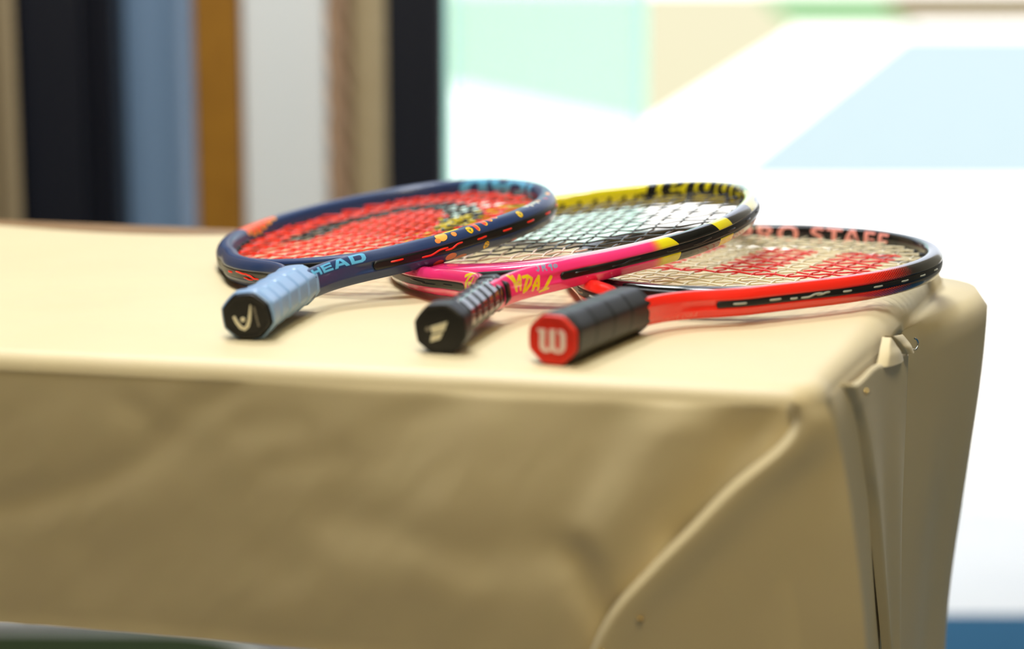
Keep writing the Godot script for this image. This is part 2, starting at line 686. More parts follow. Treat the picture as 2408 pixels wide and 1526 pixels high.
var front_folds := [
	# polyline of [s mm, drop mm], depth mm, width mm
	[[Vector2(-560, 110), Vector2(-484, 100), Vector2(-430, 84), Vector2(-391, 67), Vector2(-362, 48), Vector2(-351, 29), Vector2(-330, 12)], -4.0, 9.0],
	[[Vector2(-391, 30), Vector2(-372, 44)], -2.0, 9.0],
	[[Vector2(-320, 40), Vector2(-285, 36)], -1.6, 8.0],
	[[Vector2(-300, 62), Vector2(-262, 52)], -1.6, 8.0],
	[[Vector2(-265, 92), Vector2(-225, 40), Vector2(-205, 18)], -3.2, 13.0],
	[[Vector2(-205, 110), Vector2(-180, 45), Vector2(-170, 14)], 2.6, 15.0],
	[[Vector2(-250, 94), Vector2(-190, 108), Vector2(-120, 104)], -3.6, 13.0],
	[[Vector2(-118, 104), Vector2(-110, 124), Vector2(-97, 142)], -6.0, 9.0],
	[[Vector2(-105, 92), Vector2(-82, 54), Vector2(-64, 20)], 8.0, 14.0],
	[[Vector2(-132, 95), Vector2(-105, 40), Vector2(-98, 10)], -2.2, 12.0],
	[[Vector2(-58, 88), Vector2(-36, 54), Vector2(-24, 26), Vector2(-14, 8)], -9.0, 10.0],
	[[Vector2(-300, 150), Vector2(-230, 120), Vector2(-200, 122)], 2.5, 18.0],
	[[Vector2(-420, 130), Vector2(-330, 112), Vector2(-280, 130)], -2.2, 20.0],
]


func tablecloth() -> void:
	var t := thing("tablecloth", "beige satin cloth pinned over the table, hanging in folds", "tablecloth", Vector3.ZERO)
	var fb := noisy("cloth", Color(0.85, 0.78, 0.605), Color(0.865, 0.795, 0.62), 0.02, 1.2, 0.52)
	fb.metallic_specular = 0.6
	fb.rim_enabled = true
	fb.rim = 0.3
	var weave := NoiseTexture2D.new()
	var f := FastNoiseLite.new()
	f.seed = 3
	f.frequency = 0.01
	f.fractal_octaves = 3
	weave.noise = f
	weave.width = 512
	weave.height = 512
	weave.seamless = true
	weave.as_normal_map = true
	weave.bump_strength = 3.0
	fb.normal_enabled = true
	fb.normal_texture = weave
	fb.normal_scale = 0.25
	# perimeter of the table top, front-left to the front corner, right edge, back corner, back edge
	var per := []          # [point, outward, kind, s]
	var s := -1.25
	while s < -0.005:
		per.append([front_pt(s), 0, s])
		s += 0.0055 if s > -0.56 else 0.03
	var a0 := front_pt(-0.005)
	var a1 := right_pt(0.028)
	var am := front_pt(0.024)
	for k in range(1, 9):
		var u := k / 9.0
		per.append([a0 * (1 - u) * (1 - u) + am * 2 * u * (1 - u) + a1 * u * u, 1, u])
	s = 0.028
	while s < 0.45:
		per.append([right_pt(s), 2, s])
		s += 0.006
	var c0 := right_pt(0.45)
	var cm := right_pt(0.492)
	var bk := Vector3(-0.962, 0, 0.272).normalized()
	var c1 := cm + bk * 0.045
	for k in 9:
		var u := k / 8.0
		per.append([c0 * (1 - u) * (1 - u) + cm * 2 * u * (1 - u) + c1 * u * u, 3, u])
	for k in range(1, 40):
		per.append([c1 + bk * 1.45 * k / 39.0 + Vector3(0, 0, -0.06 * sin(k / 39.0 * 2.2)), 4, k / 39.0])
	var n := per.size()
	var outw := []
	for i in n:
		var e: Vector3 = per[mini(i + 1, n - 1)][0] - per[maxi(i - 1, 0)][0]
		outw.append(Vector3(e.z, 0, -e.x).normalized())
	var cen := Vector3(-0.2, 0, 1.55)
	var P := []
	var drops := [0.008, 0.012, 0.016, 0.02, 0.024, 0.028, 0.033, 0.038]
	var d := 0.043
	while d < 0.176:
		drops.append(d)
		d += 0.005
	# ring rows: top ring (inset), roll, drop
	var nz := FastNoiseLite.new()
	nz.seed = 11
	nz.frequency = 9.0
	for r in 6 + drops.size():
		P.append(PackedVector3Array())
	for i in n:
		var p: Vector3 = per[i][0]
		var o: Vector3 = outw[i]
		var kind: int = per[i][1]
		var q: float = per[i][2]
		var R := 0.012
		if kind == 2:
			R = lerpf(0.013, 0.02, smoothstep(0.05, 0.3, q))
		if kind == 3:
			R = 0.02
		for r in 6:
			var a := PI / 2 * r / 5.0
			var y := -R * (1 - cos(a))
			if kind == 4:
				y += 0.0025 * sin(per[i][2] * 23.0 + 1.0)
			P[r].append(V(p.x + o.x * R * (sin(a) - 1), y, p.z + o.z * R * (sin(a) - 1)))
		for k in drops.size():
			var dr: float = drops[k]
			var deep: float = R + (dr - 0.008) * (1.0 if kind < 1 else (1.0 if kind == 4 else lerpf(1.0, 3.2, clampf((per[i][2] if kind == 1 else 1.0), 0, 1))))
			var off := 0.0
			if kind == 0:
				var m := Vector2(q * 1000.0, deep * 1000.0)
				if q > -0.6:
					for fo in front_folds:
						var dd: float = line_dist(m, fo[0]) / (float(fo[2]) * 1.25)
						if dd < 3.0:
							off += fo[1] * 0.00055 * exp(-dd * dd)
				off *= smoothstep(0.004, 0.03, deep)
				off += drape_tuck(q, deep)
				off += 0.0009 * nz.get_noise_2d(q * 2.2 + deep * 1.5, deep * 1.2) * smoothstep(0.01, 0.05, deep)
			elif kind == 1:
				off += drape_tuck(0.0, minf(deep, 0.172)) * (1 - q)
			if kind == 2 or kind == 3:
				var fl := smoothstep(0.24, 0.46, q) if kind == 2 else 1.0
				var sh := smoothstep(0.0, 0.03, deep)
				off += fl * (0.034 * sh - 0.022 * smoothstep(0.03, 0.3, deep))
				if kind == 2:
					off += 0.004 * (1.0 - smoothstep(0.12, 0.22, q)) * sh
					off -= 0.008 * exp(-pow((q - 0.255) / 0.018, 2.0)) * smoothstep(0.0, 0.02, deep)
					off += 0.003 * sin(q * 60.0 + 1.0) * smoothstep(0.05, 0.2, deep) * fl
			if kind == 4:
				var u: float = per[i][2]
				off += (1 - smoothstep(0.0, 0.08, u)) * 0.02 * smoothstep(0.0, 0.03, deep)
			P[6 + k].append(V(p.x + o.x * off, -deep, p.z + o.z * off))
	# top face: from the roll inwards
	var top := []
	for r in 9:
		var row := PackedVector3Array()
		var u := r / 8.0
		for i in n:
			var e: Vector3 = P[0][i]
			var cx := clampf(e.x, -1.0, 0.0)
			var c := V(cx, 0, 1.49 - 0.23 * cx)
			var q := e.lerp(c, 1.0 - u)
			row.append(q)
		top.append(row)
	for r in range(1, P.size()):
		top.append(P[r])
	var b := MB.new()
	b.grid(top, false, Vector3(0.1, 1, 0.4))
	obj("draped_sheet", b, fb, t)
	corner_flap(t, fb)
	side_pleat(t, fb)


# how far the hanging front leans out (metres): out over the middle, tucked under towards the left and the hem
func drape_tuck(s: float, d: float) -> float:
	var u := clampf(d / 0.172, 0, 1)
	var lean := 0.010 * exp(-pow((s + 0.16) / 0.13, 2.0)) - 0.004 * smoothstep(-0.2, -0.5, s)
	return lean * sin(minf(u * 1.9, 1.57)) - 0.012 * pow(u, 2.2)


func lerp_line(l: Array, u: float) -> Vector2:
	var x := u * (l.size() - 1)
	var i := mini(floori(x), l.size() - 2)
	var p0: Vector2 = l[maxi(i - 1, 0)]
	var p3: Vector2 = l[mini(i + 2, l.size() - 1)]
	return l[i].cubic_interpolate(l[i + 1], p0, p3, x - i)


# sheet between two edges (coordinates on a vertical plane: millimetres along, millimetres down), its left edge rolled under
func flap_grid(left: Array, right: Array, plane: Callable, base: float, bulge: float, roll: float, tail: float) -> Array:
	var P := []
	for i in 61:
		var u := i / 60.0
		var a := lerp_line(left, u)
		var z := lerp_line(right, u)
		var row := PackedVector3Array()
		var w := a.distance_to(z)
		for j in 49:
			var t := pow(j / 48.0, 1.8)
			var m := a.lerp(z, t)
			var d := t * w
			var off := base
			if d < roll:
				off = base * 0.0 + (base + bulge) * sqrt(maxf(0.0, 1.0 - pow(1.0 - d / roll, 2.0)))
			else:
				off = base + bulge * exp(-pow((d - roll) / (roll * 3.4), 2.0))
			off += tail * smoothstep(0.35, 1.0, t) - 7.0 * smoothstep(0.1, 1.0, t) * u
			row.append(plane.call(m.x * 0.001, m.y * 0.001, off * 0.001))
		P.append(row)
	return P


func front_plane(s: float, d: float, off: float) -> Vector3:
	var p := front_pt(s)
	var o := off + drape_tuck(s, clampf(d, 0, 0.172))
	return V(p.x - 0.2156 * o, -d, p.z - 0.9765 * o)


func right_plane(s: float, d: float, off: float) -> Vector3:
	var p := right_pt(s)
	return V(p.x + 0.9427 * off, -d, p.z - 0.3336 * off)


func corner_flap(t: Node3D, fb: Material) -> void:
	var left := [Vector2(2, 6), Vector2(5, 17), Vector2(-4, 32), Vector2(-30, 56), Vector2(-54, 83), Vector2(-74, 105), Vector2(-96, 132), Vector2(-109, 158), Vector2(-113, 176)]
	var right := [Vector2(22, 6), Vector2(27, 18), Vector2(31, 34), Vector2(36, 60), Vector2(40, 86), Vector2(43, 108), Vector2(46, 134), Vector2(48, 158), Vector2(50, 176)]
	var b := MB.new()
	b.grid(flap_grid(left, right, front_plane, 4.0, 8.0, 6.0, -3.0), false, Vector3(-0.2, 0, 1))
	obj("corner_flap", b, fb, t)


func side_pleat(t: Node3D, fb: Material) -> void:
	var left := [Vector2(52, 11), Vector2(71, 27), Vector2(90, 44), Vector2(117, 77), Vector2(145, 111), Vector2(183, 170), Vector2(220, 228), Vector2(245, 268)]
	var right := [Vector2(258, 31), Vector2(256, 50), Vector2(256, 81), Vector2(258, 110), Vector2(259, 141), Vector2(258, 185), Vector2(256, 240), Vector2(255, 272)]
	var P := []
	for i in 61:
		var u := i / 60.0
		var a := lerp_line(left, u)
		var z := lerp_line(right, u)
		var row := PackedVector3Array()
		for j in 49:
			var tt := j / 48.0
			var m := a.lerp(z, tt)
			m.y += (1.0 - smoothstep(0.0, 0.2, u)) * (-2.5 * sin(tt * PI) + 1.2 * sin(tt * 4 * PI))
			var off := 8.0 + smoothstep(0.0, 0.5, u) * (2.0 * sin(tt * PI) + 1.6 * sin(tt * 9.0 + u * 3.0))
			off -= 7.0 * exp(-pow(tt / 0.018, 2.0)) + 5.0 * exp(-pow((1 - tt) / 0.012, 2.0))
			if u < 0.03:
				off -= 2.5 - 2.5 * sqrt(maxf(0.0, 1.0 - pow(1.0 - u / 0.03, 2.0)))
			row.append(right_plane(m.x * 0.001, m.y * 0.001, off * 0.001))
		P.append(row)
	var b := MB.new()
	b.grid(P, false, Vector3(1, 0, 0.3))
	obj("side_pleat", b, fb, t)
	# two small folds pinched together above the pleat, where the curved pin goes through
	var folds := [
		[[Vector2(150, 20), Vector2(162, 15), Vector2(174, 11.8), Vector2(192.3, 8.9)], [Vector2(226, 29), Vector2(217, 22), Vector2(210, 17.5), Vector2(195.7, 9.4)]],
		[[Vector2(225, 26), Vector2(217, 20.5), Vector2(210, 16), Vector2(194, 8.4)], [Vector2(248, 28), Vector2(249, 24), Vector2(248, 21), Vector2(240, 15.4)]],
	]
	for k in 2:
		var Q := []
		for i in 25:
			var u := i / 24.0
			var a := lerp_line(folds[k][0], u)
			var z := lerp_line(folds[k][1], u)
			var row := PackedVector3Array()
			for j in 25:
				var tt := j / 24.0
				var m := a.lerp(z, tt)
				var off := 9.0 - 4.0 * u * u + 4.0 * sin(tt * PI) * (1.0 - u * 0.9) - 5.0 * exp(-pow(tt / 0.05, 2.0)) - 4.0 * exp(-pow((1 - tt) / 0.05, 2.0)) + k * 1.0
				row.append(right_plane(m.x * 0.001, m.y * 0.001, off * 0.001))
			Q.append(row)
		var bb := MB.new()
		bb.grid(Q, false, Vector3(1, 0, 0.3))
		obj("pinched_fold", bb, fb, t)


func pins() -> void:
	var brass := mat("brass_pin", Color(0.83, 0.70, 0.40), 0.2, 1.0)
	var steel := mat("steel_pin", Color(0.82, 0.84, 0.86), 0.15, 1.0)
	var spots := [
		[right_plane(0.073, 0.019, 0.0125), right_plane(0.088, 0.022, 0.0115), "pin with a brass head in the pleat at the table corner"],
		[front_plane(-0.102, 0.158, 0.012), front_plane(-0.09, 0.148, 0.006), "pin with a brass head in the diagonal fold, nearest the bottom edge"],
		[front_plane(-0.079, 0.137, 0.011), front_plane(-0.088, 0.143, 0.006), "dull pin in the diagonal fold, above the bright brass pin"],
	]
	for sp in spots:
		var o := thing("pin", sp[2], "pin", sp[0])
		var b := MB.new()
		var e: Vector3 = sp[1] - sp[0]
		b.tube(PackedVector3Array([Vector3.ZERO, e]), PackedFloat32Array([0.0004]), 8)
		obj("shaft", b, steel, o)
		b = MB.new()
		var dir: Vector3 = (sp[0] - V(0, 0.26476, 0)).normalized()
		var ring := PackedVector3Array()
		var rr := PackedFloat32Array()
		for k in 9:
			var a := PI * k / 8.0
			ring.append(Vector3(0, 0, 0) - e.normalized() * 0.0012 * cos(a))
			rr.append(maxf(0.00005, 0.0016 * sin(a)))
		b.tube(ring, rr, 14)
		obj("head", b, brass, o)
	var o := thing("safety_pin", "curved silver safety pin holding the pleat at the right table edge", "pin", right_plane(0.257, 0.026, 0.010))
	var q := PackedVector3Array()
	for k in 13:
		var a := -0.9 + 2.2 * k / 12.0
		q.append(right_plane(0.257 + 0.004 * cos(a) * 1.6, 0.026 - 0.0035 * sin(a) * 1.3, 0.010 + 0.0022 * cos(a)) - o.position)
	var b := MB.new()
	b.tube(q, PackedFloat32Array([0.0006, 0.0007, 0.0007, 0.0007, 0.0007, 0.0007, 0.0007, 0.0007, 0.0007, 0.0007, 0.0007, 0.0007, 0.0006]), 8)
	obj("bent_wire", b, steel, o)
	b = MB.new()
	b.tube(PackedVector3Array([q[0], q[0] + Vector3(-0.004, 0.0006, 0.0)]), PackedFloat32Array([0.0006, 0.0003]), 8)
	obj("tip", b, steel, o)


# ---------------------------------------------------------------- rackets
class Rk:
	var cz: float
	var a: float
	var b: float
	var k: float
	var n: float
	var hs: float                    # height and width of the beam against PROF
	var ws: float
	var bz: float                    # where the bridge stands
	var VL: float
	var arm: Array
	var C := PackedVector2Array()    # centre line of the beam, right arm -> tip -> left arm (x, z forward)
	var N := PackedVector2Array()    # outward normal
	var S := PackedFloat32Array()    # millimetres along it
	var L := 0.0
	var node: Node3D

	func hoop(th: float, ins: float) -> Vector2:
		var s := sin(th)
		var c := cos(th)
		var x := signf(s) * pow(absf(s), 2.0 / n)
		var z := signf(c) * pow(absf(c), 2.0 / n)
		return Vector2((b - ins) * x * (1 + k * z), cz + (a - ins) * z)

	func build() -> void:
		var half := []
		for q: Vector2 in arm:
			half.append(q * 0.001)
		var t0 := acos(-0.62)
		for j in 25:
			half.append(hoop(t0 * (1 - j / 24.0), 0.0055 * ws))
		var pts := half.duplicate()
		for j in range(half.size() - 2, -1, -1):
			pts.append(Vector2(-half[j].x, half[j].y))
		var D := PackedVector2Array()
		for j in pts.size() - 1:
			var p1: Vector2 = pts[j]
			var p2: Vector2 = pts[j + 1]
			var p0: Vector2 = pts[j - 1] if j > 0 else p1 * 2 - p2
			var p3: Vector2 = pts[j + 2] if j + 2 < pts.size() else p2 * 2 - p1
			for m in 12:
				var t := m / 12.0
				D.append(0.5 * (p1 * 2 + (p2 - p0) * t + (p0 * 2 - p1 * 5 + p2 * 4 - p3) * t * t + (-p0 + p1 * 3 - p2 * 3 + p3) * t * t * t))
		D.append(pts[pts.size() - 1])
		var acc := PackedFloat32Array([0.0])
		for j in range(1, D.size()):
			acc.append(acc[j - 1] + D[j].distance_to(D[j - 1]))
		L = acc[acc.size() - 1] * 1000.0
		var M := 480
		var g := 0
		for m in M + 1:
			var s: float = L * m / M * 0.001
			while g < acc.size() - 2 and acc[g + 1] < s:
				g += 1
			C.append(D[g].lerp(D[g + 1], clampf((s - acc[g]) / maxf(acc[g + 1] - acc[g], 1e-9), 0, 1)))
			S.append(s * 1000.0)
		for m in M + 1:
			var t := (C[mini(m + 1, M)] - C[maxi(m - 1, 0)]).normalized()
			N.append(Vector2(t.y, -t.x))

	func at(s: float) -> Array:     # [centre, outward]
		var x := clampf(s / L, 0, 1) * (C.size() - 1)
		var i := mini(floori(x), C.size() - 2)
		return [C[i].lerp(C[i + 1], x - i), N[i].lerp(N[i + 1], x - i).normalized()]

	func pt(s: float, r: float, y: float) -> Vector3:    # millimetres out from the centre line and up
		var q := at(s)
		var p: Vector2 = q[0] + q[1] * r * ws * 0.001
		return Vector3(p.x, y * hs * 0.001, -p.y)

	# crossing of the centre line with x = const (far side) or z = const
	func tip_z(x: float) -> float:
		var best := 0.0
		for i in C.size() - 1:
			if (C[i].x - x) * (C[i + 1].x - x) <= 0.0 and C[i].y > cz:
				best = lerpf(C[i].y, C[i + 1].y, (x - C[i].x) / (C[i + 1].x - C[i].x) if absf(C[i + 1].x - C[i].x) > 1e-9 else 0.0)
		return best

	func side_x(z: float) -> float:
		var best := 0.0
		for i in C.size() - 1:
			if (C[i].y - z) * (C[i + 1].y - z) <= 0.0 and C[i].x > best:
				best = C[i].x
		return best

	func bridge_z(x: float) -> float:
		return cz - (cz - bz) * sqrt(maxf(0.0, 1.0 - pow(x / 0.118, 2.0)))


const PROF: Array[Vector2] = [Vector2(-5.5, 0), Vector2(-5.2, -4.6), Vector2(-4, -7.3), Vector2(-1.8, -8.3), Vector2(0.4, -8.35), Vector2(2.1, -7.9), Vector2(3.6, -6.5), Vector2(4.7, -4.8), Vector2(5.4, -3), Vector2(4.7, -1.7), Vector2(4.5, 0), Vector2(4.7, 1.7), Vector2(5.4, 3), Vector2(4.7, 4.8), Vector2(3.6, 6.5), Vector2(2.1, 7.9), Vector2(0.4, 8.35), Vector2(-1.8, 8.3), Vector2(-4, 7.3), Vector2(-5.2, 4.6), Vector2(-5.5, 0)]


func fit_turn(v: Vector3, yaw: float, tilt: float, roll: float) -> Vector3:
	var a := Vector3(cos(roll) * v.x - sin(roll) * v.y, sin(roll) * v.x + cos(roll) * v.y, v.z)
	var b := Vector3(a.x, cos(tilt) * a.y + sin(tilt) * a.z, -sin(tilt) * a.y + cos(tilt) * a.z)
	return Vector3(cos(yaw) * b.x + sin(yaw) * b.z, b.y, -sin(yaw) * b.x + cos(yaw) * b.z)


func make_racket(label: String, shape: Array, pose: Array) -> Rk:
	var r := Rk.new()
	r.cz = shape[0]; r.a = shape[1]; r.b = shape[2]; r.k = shape[3]; r.n = shape[4]; r.hs = shape[5]; r.ws = shape[6]; r.bz = shape[7]
	r.arm = P2(shape[8])
	for i in PROF.size() - 1:
		r.VL += ((PROF[i + 1] - PROF[i]) * Vector2(r.ws, r.hs)).length()
	r.build()
	r.node = thing("tennis_racket", label, "racket", V(pose[0], 0.0152, pose[1]), 0.0, "tennis rackets on the table")
	var cv := func(v: Vector3) -> Vector3: return Vector3(v.x, v.y, -v.z)
	var bx: Vector3 = cv.call(fit_turn(Vector3(1, 0, 0), pose[2], pose[3], pose[4]))
	var by: Vector3 = cv.call(fit_turn(Vector3(0, 1, 0), pose[2], pose[3], pose[4]))
	var bz: Vector3 = cv.call(fit_turn(Vector3(0, 0, -1), pose[2], pose[3], pose[4]))
	r.node.basis = Basis(bx, by, bz)
	return r


func frame(r: Rk, near: Painter, far: Painter, rough: float, coat: float, arm: float) -> void:
	var lens := PackedFloat32Array([0.0])
	var dense := PackedVector2Array()
	for i in PROF.size() - 1:
		for k in 3:
			var p0 := PROF[(i - 1 + PROF.size() - 1) % (PROF.size() - 1)]
			var p3 := PROF[(i + 2) % (PROF.size() - 1)]
			dense.append(PROF[i].cubic_interpolate(PROF[i + 1], p0, p3, k / 3.0))
	dense.append(PROF[PROF.size() - 1])
	for i in dense.size():
		dense[i] *= Vector2(r.ws, r.hs)
	for i in range(1, dense.size()):
		lens.append(lens[i - 1] + dense[i].distance_to(dense[i - 1]))
	var tot := lens[lens.size() - 1]
	var mesh := ArrayMesh.new()
	for part in 2:
		var P := []
		var U := []
		var pa := near if part == 0 else far
		for i in r.C.size():
			var s := r.S[i]
			var step := r.L / (r.C.size() - 1)
			if part == 0 and s > near.s1 + step * 0.5: continue
			if part == 1 and s < near.s1 - step * 0.5: continue
			var sc := lerpf(arm, 1.0, smoothstep(50.0, 130.0, minf(s, r.L - s)))
			var thin := lerpf(0.82 / r.ws, 1.0, smoothstep(25.0, 110.0, minf(s, r.L - s)))
			var fill := smoothstep(52.0, 66.0, minf(s, r.L - s))
			var row := PackedVector3Array()
			var ur := PackedVector2Array()
			for j in dense.size():
				var q := dense[j]
				if q.x > 0.0 and absf(q.y) < 3.0 * r.hs:
					q.x = lerpf(5.35 * r.ws, q.x, fill)
				var p := r.C[i] + r.N[i] * (q.x * thin + 4.0 * (1.0 - thin)) * 0.001
				row.append(Vector3(p.x, q.y * 0.001 * sc, -p.y))
				ur.append(Vector2((s - pa.s0) / (pa.s1 - pa.s0), lens[j] / tot))
			P.append(row)
			U.append(ur)
		var b := MB.new()
		b.grid(P, true, Vector3.ZERO, U)
		b.mesh(mesh)
		var m := StandardMaterial3D.new()
		m.albedo_texture = pa.tex()
		m.texture_repeat = false
		m.roughness = rough
		m.clearcoat_enabled = coat > 0.0
		m.clearcoat = coat
		m.clearcoat_roughness = 0.05
		mesh.surface_set_material(part, m)
	put("frame", mesh, null, r.node)


func bridge(r: Rk, wide: float, high: float, drop: float, m: Material) -> void:
	var P := []
	for i in 61:
		var x := -0.096 + 0.192 * i / 60.0
		var z := r.bridge_z(x)
		var z1 := r.bridge_z(x + 0.001)
		var t := Vector2(0.001, z1 - z).normalized()
		var nn := Vector2(t.y, -t.x)     # towards the handle
		var row := PackedVector3Array()
		for k in 25:
			var a := TAU * (k % 24) / 24.0
			var ca := signf(cos(a)) * pow(absf(cos(a)), 0.6)
			var sa := signf(sin(a)) * pow(absf(sin(a)), 0.6)
			var off := ca * wide / 2 + (wide / 2 - 0.0055)
			var p := Vector2(x, z) + nn * off
			row.append(Vector3(p.x, sa * high / 2 + drop, -p.y))
		P.append(row)
	var b := MB.new()
	b.grid(P, true)
	obj("throat_bridge", b, m, r.node)
	# the dark grommet strip on its handle side
	P = []
	for i in 41:
		var x := -0.052 + 0.104 * i / 40.0
		var z := r.bridge_z(x)
		var t := Vector2(0.001, r.bridge_z(x + 0.001) - z).normalized()
		var nn := Vector2(t.y, -t.x)
		var row := PackedVector3Array()
		for k in 9:
			var y := -0.36 * high + 0.72 * high * k / 8.0
			var p := Vector2(x, z) + nn * (wide - 0.0055 + (0.0007 if k > 0 and k < 8 and i > 0 and i < 40 else -0.002))
			row.append(Vector3(p.x, y + drop, -p.y))
		P.append(row)
	b = MB.new()
	b.grid(P, false, Vector3(0, 0, 1))
	obj("bridge_strip", b, mat("bridge_strip", Color(0.07, 0.055, 0.04), 0.4), r.node)


func octo(a: float, hw: float, hh: float) -> Vector2:
	var c := cos(a)
	var s := sin(a)
	var k := 1.0 / maxf(maxf(absf(c), absf(s)), (absf(c) + absf(s)) / 1.43)
	k = lerpf(k, 1.06, 0.3)
	return Vector2(c * k * hw, s * k * hh)


# grip from the butt to z1 with wrap ridges of the given pitch
func grip(r: Rk, z0: float, z1: float, flare: Vector2, slim: Vector2, pitch: float, ridge: float, m: Material, label := "") -> void:
	var P := []
	var rows := int((z1 - z0) / 0.0008)
	for i in rows + 1:
		var z := z0 + (z1 - z0) * i / rows
		var h := flare.lerp(slim, smoothstep(0.0, 0.034, z))
		if i == rows: h *= 0.86
		if i == 0: h *= 0.93
		var row := PackedVector3Array()
		for k in 49:
			var a := TAU * (k % 48) / 48.0
			var ph := fposmod(z / pitch - (k % 48) / 48.0, 1.0)
			var up := ridge * (smoothstep(0.0, 0.14, ph) * (1.0 - ph * 0.9) - 0.25)
			if pitch <= 0.0: up = 0.0
			var q := octo(a, h.x + up, h.y + up)
			row.append(Vector3(q.x, q.y, -z))
		P.append(row)
	var b := MB.new()
	b.grid(P, true)
	var e: PackedVector3Array = P[rows]
	b.fan(e.slice(0, 48), Vector3(0, 0, -1))
	obj("grip", b, m, r.node, label)


func butt_cap(r: Rk, z0: float, z1: float, h: Vector2, inset: float, m: Material, label := "") -> MeshInstance3D:
	var P := []
	var prof := [[z1, 0.0], [z0 + 0.0012, 0.0], [z0 + 0.0004, 0.0003], [z0, 0.0010], [z0, inset], [z0 + 0.0006, inset + 0.0005], [z0 + 0.0006, h.y - 0.0002]]
	for q in prof:
		var row := PackedVector3Array()
		for k in 49:
			var p := octo(TAU * (k % 48) / 48.0, maxf(h.x - q[1], 0.0002), maxf(h.y - q[1], 0.0002))
			row.append(Vector3(p.x, p.y, -q[0]))
		P.append(row)
	var b := MB.new()
	b.grid(P, true, Vector3.ZERO)
	# flat face normals towards the viewer
	var c := MB.new()
	for i in P.size() - 1:
		pass
	return obj("butt_cap", b, m, r.node, label)


# raised emblem: polygons in millimetres on the butt face
func emblem(parent: Node3D, polys: Array, z: float, hgt: float, m: Material, label := "") -> void:
	var b := MB.new()
	for q in polys:
		var pl := PackedVector2Array(q)
		var t := Geometry2D.triangulate_polygon(pl)
		var base := b.v.size()
		for p in pl:
			b.v.append(Vector3(p.x * 0.001, p.y * 0.001, -z + hgt)); b.n.append(Vector3(0, 0, 1)); b.uv.append(p); b.c.append(Color.WHITE)
		for k in range(0, t.size(), 3):
			b.tri(base + t[k], base + t[k + 1], base + t[k + 2])
		var cw := Geometry2D.is_polygon_clockwise(pl)
		for i in pl.size():
			var a := pl[i] * 0.001
			var d := pl[(i + 1) % pl.size()] * 0.001
			var e := (d - a).normalized()
			var nn := Vector3(e.y, -e.x, 0) * (-1.0 if cw else 1.0)
			b.quad(Vector3(a.x, a.y, -z), Vector3(d.x, d.y, -z), Vector3(d.x, d.y, -z + hgt), Vector3(a.x, a.y, -z + hgt), nn)
	obj("emblem", b, m, parent, label)


func ribbon(pts: Array, w: Array) -> Array:   # a stroke of varying width as one polygon
	var l := []
	var rr := []
	for i in pts.size():
		var t: Vector2 = (pts[mini(i + 1, pts.size() - 1)] - pts[maxi(i - 1, 0)]).normalized()
		var m := Vector2(-t.y, t.x) * float(w[i]) / 2.0
		l.append(pts[i] + m)
		rr.push_front(pts[i] - m)
	return l + rr


func disc(c: Vector2, rad: float) -> Array:
	var q := []
	for k in 20:
		q.append(c + Vector2(cos(TAU * k / 20), sin(TAU * k / 20)) * rad)
	return q


# black strip in the groove of the beam, with rounded ends
func grommet_strip(r: Rk, s0: float, s1: float, half: float, m: Material, round_end := true) -> Node3D:
	var P := []
	var k := int((s1 - s0) / 1.2)
	for i in k + 1:
		var s := s0 + (s1 - s0) * i / k
		var d := minf(s - s0, s1 - s)
		var hh := half
		var rr := 4.95
		var lim := half if round_end else 0.8
		if d < lim:
			hh = half * sqrt(maxf(0.02, 1.0 - pow(1.0 - d / lim, 2.0)))
		var row := PackedVector3Array()
		for j in 7:
			var y := -hh + 2 * hh * j / 6.0
			row.append(r.pt(s, rr + (0.55 if j > 0 and j < 6 else -0.5), y))
		P.append(row)
	var b := MB.new()
	var mid := r.at((s0 + s1) / 2)
	b.grid(P, false, Vector3(mid[1].x, 0, -mid[1].y))
	return obj("grommet_strip", b, m, r.node)


func string_loop(r: Rk, s0: float, s1: float, y0: float, y1: float, m: Material) -> void:
	var q := PackedVector3Array()
	for i in 13:
		var u := i / 12.0
		q.append(r.pt(lerpf(s0, s1, u), 4.6 + 1.25 * pow(sin(PI * u), 0.5), lerpf(y0, y1, smoothstep(0.3, 0.7, u))))
	var b := MB.new()
	b.tube(q, PackedFloat32Array([0.00068]), 8)
	obj("string_loop", b, m, r.node)


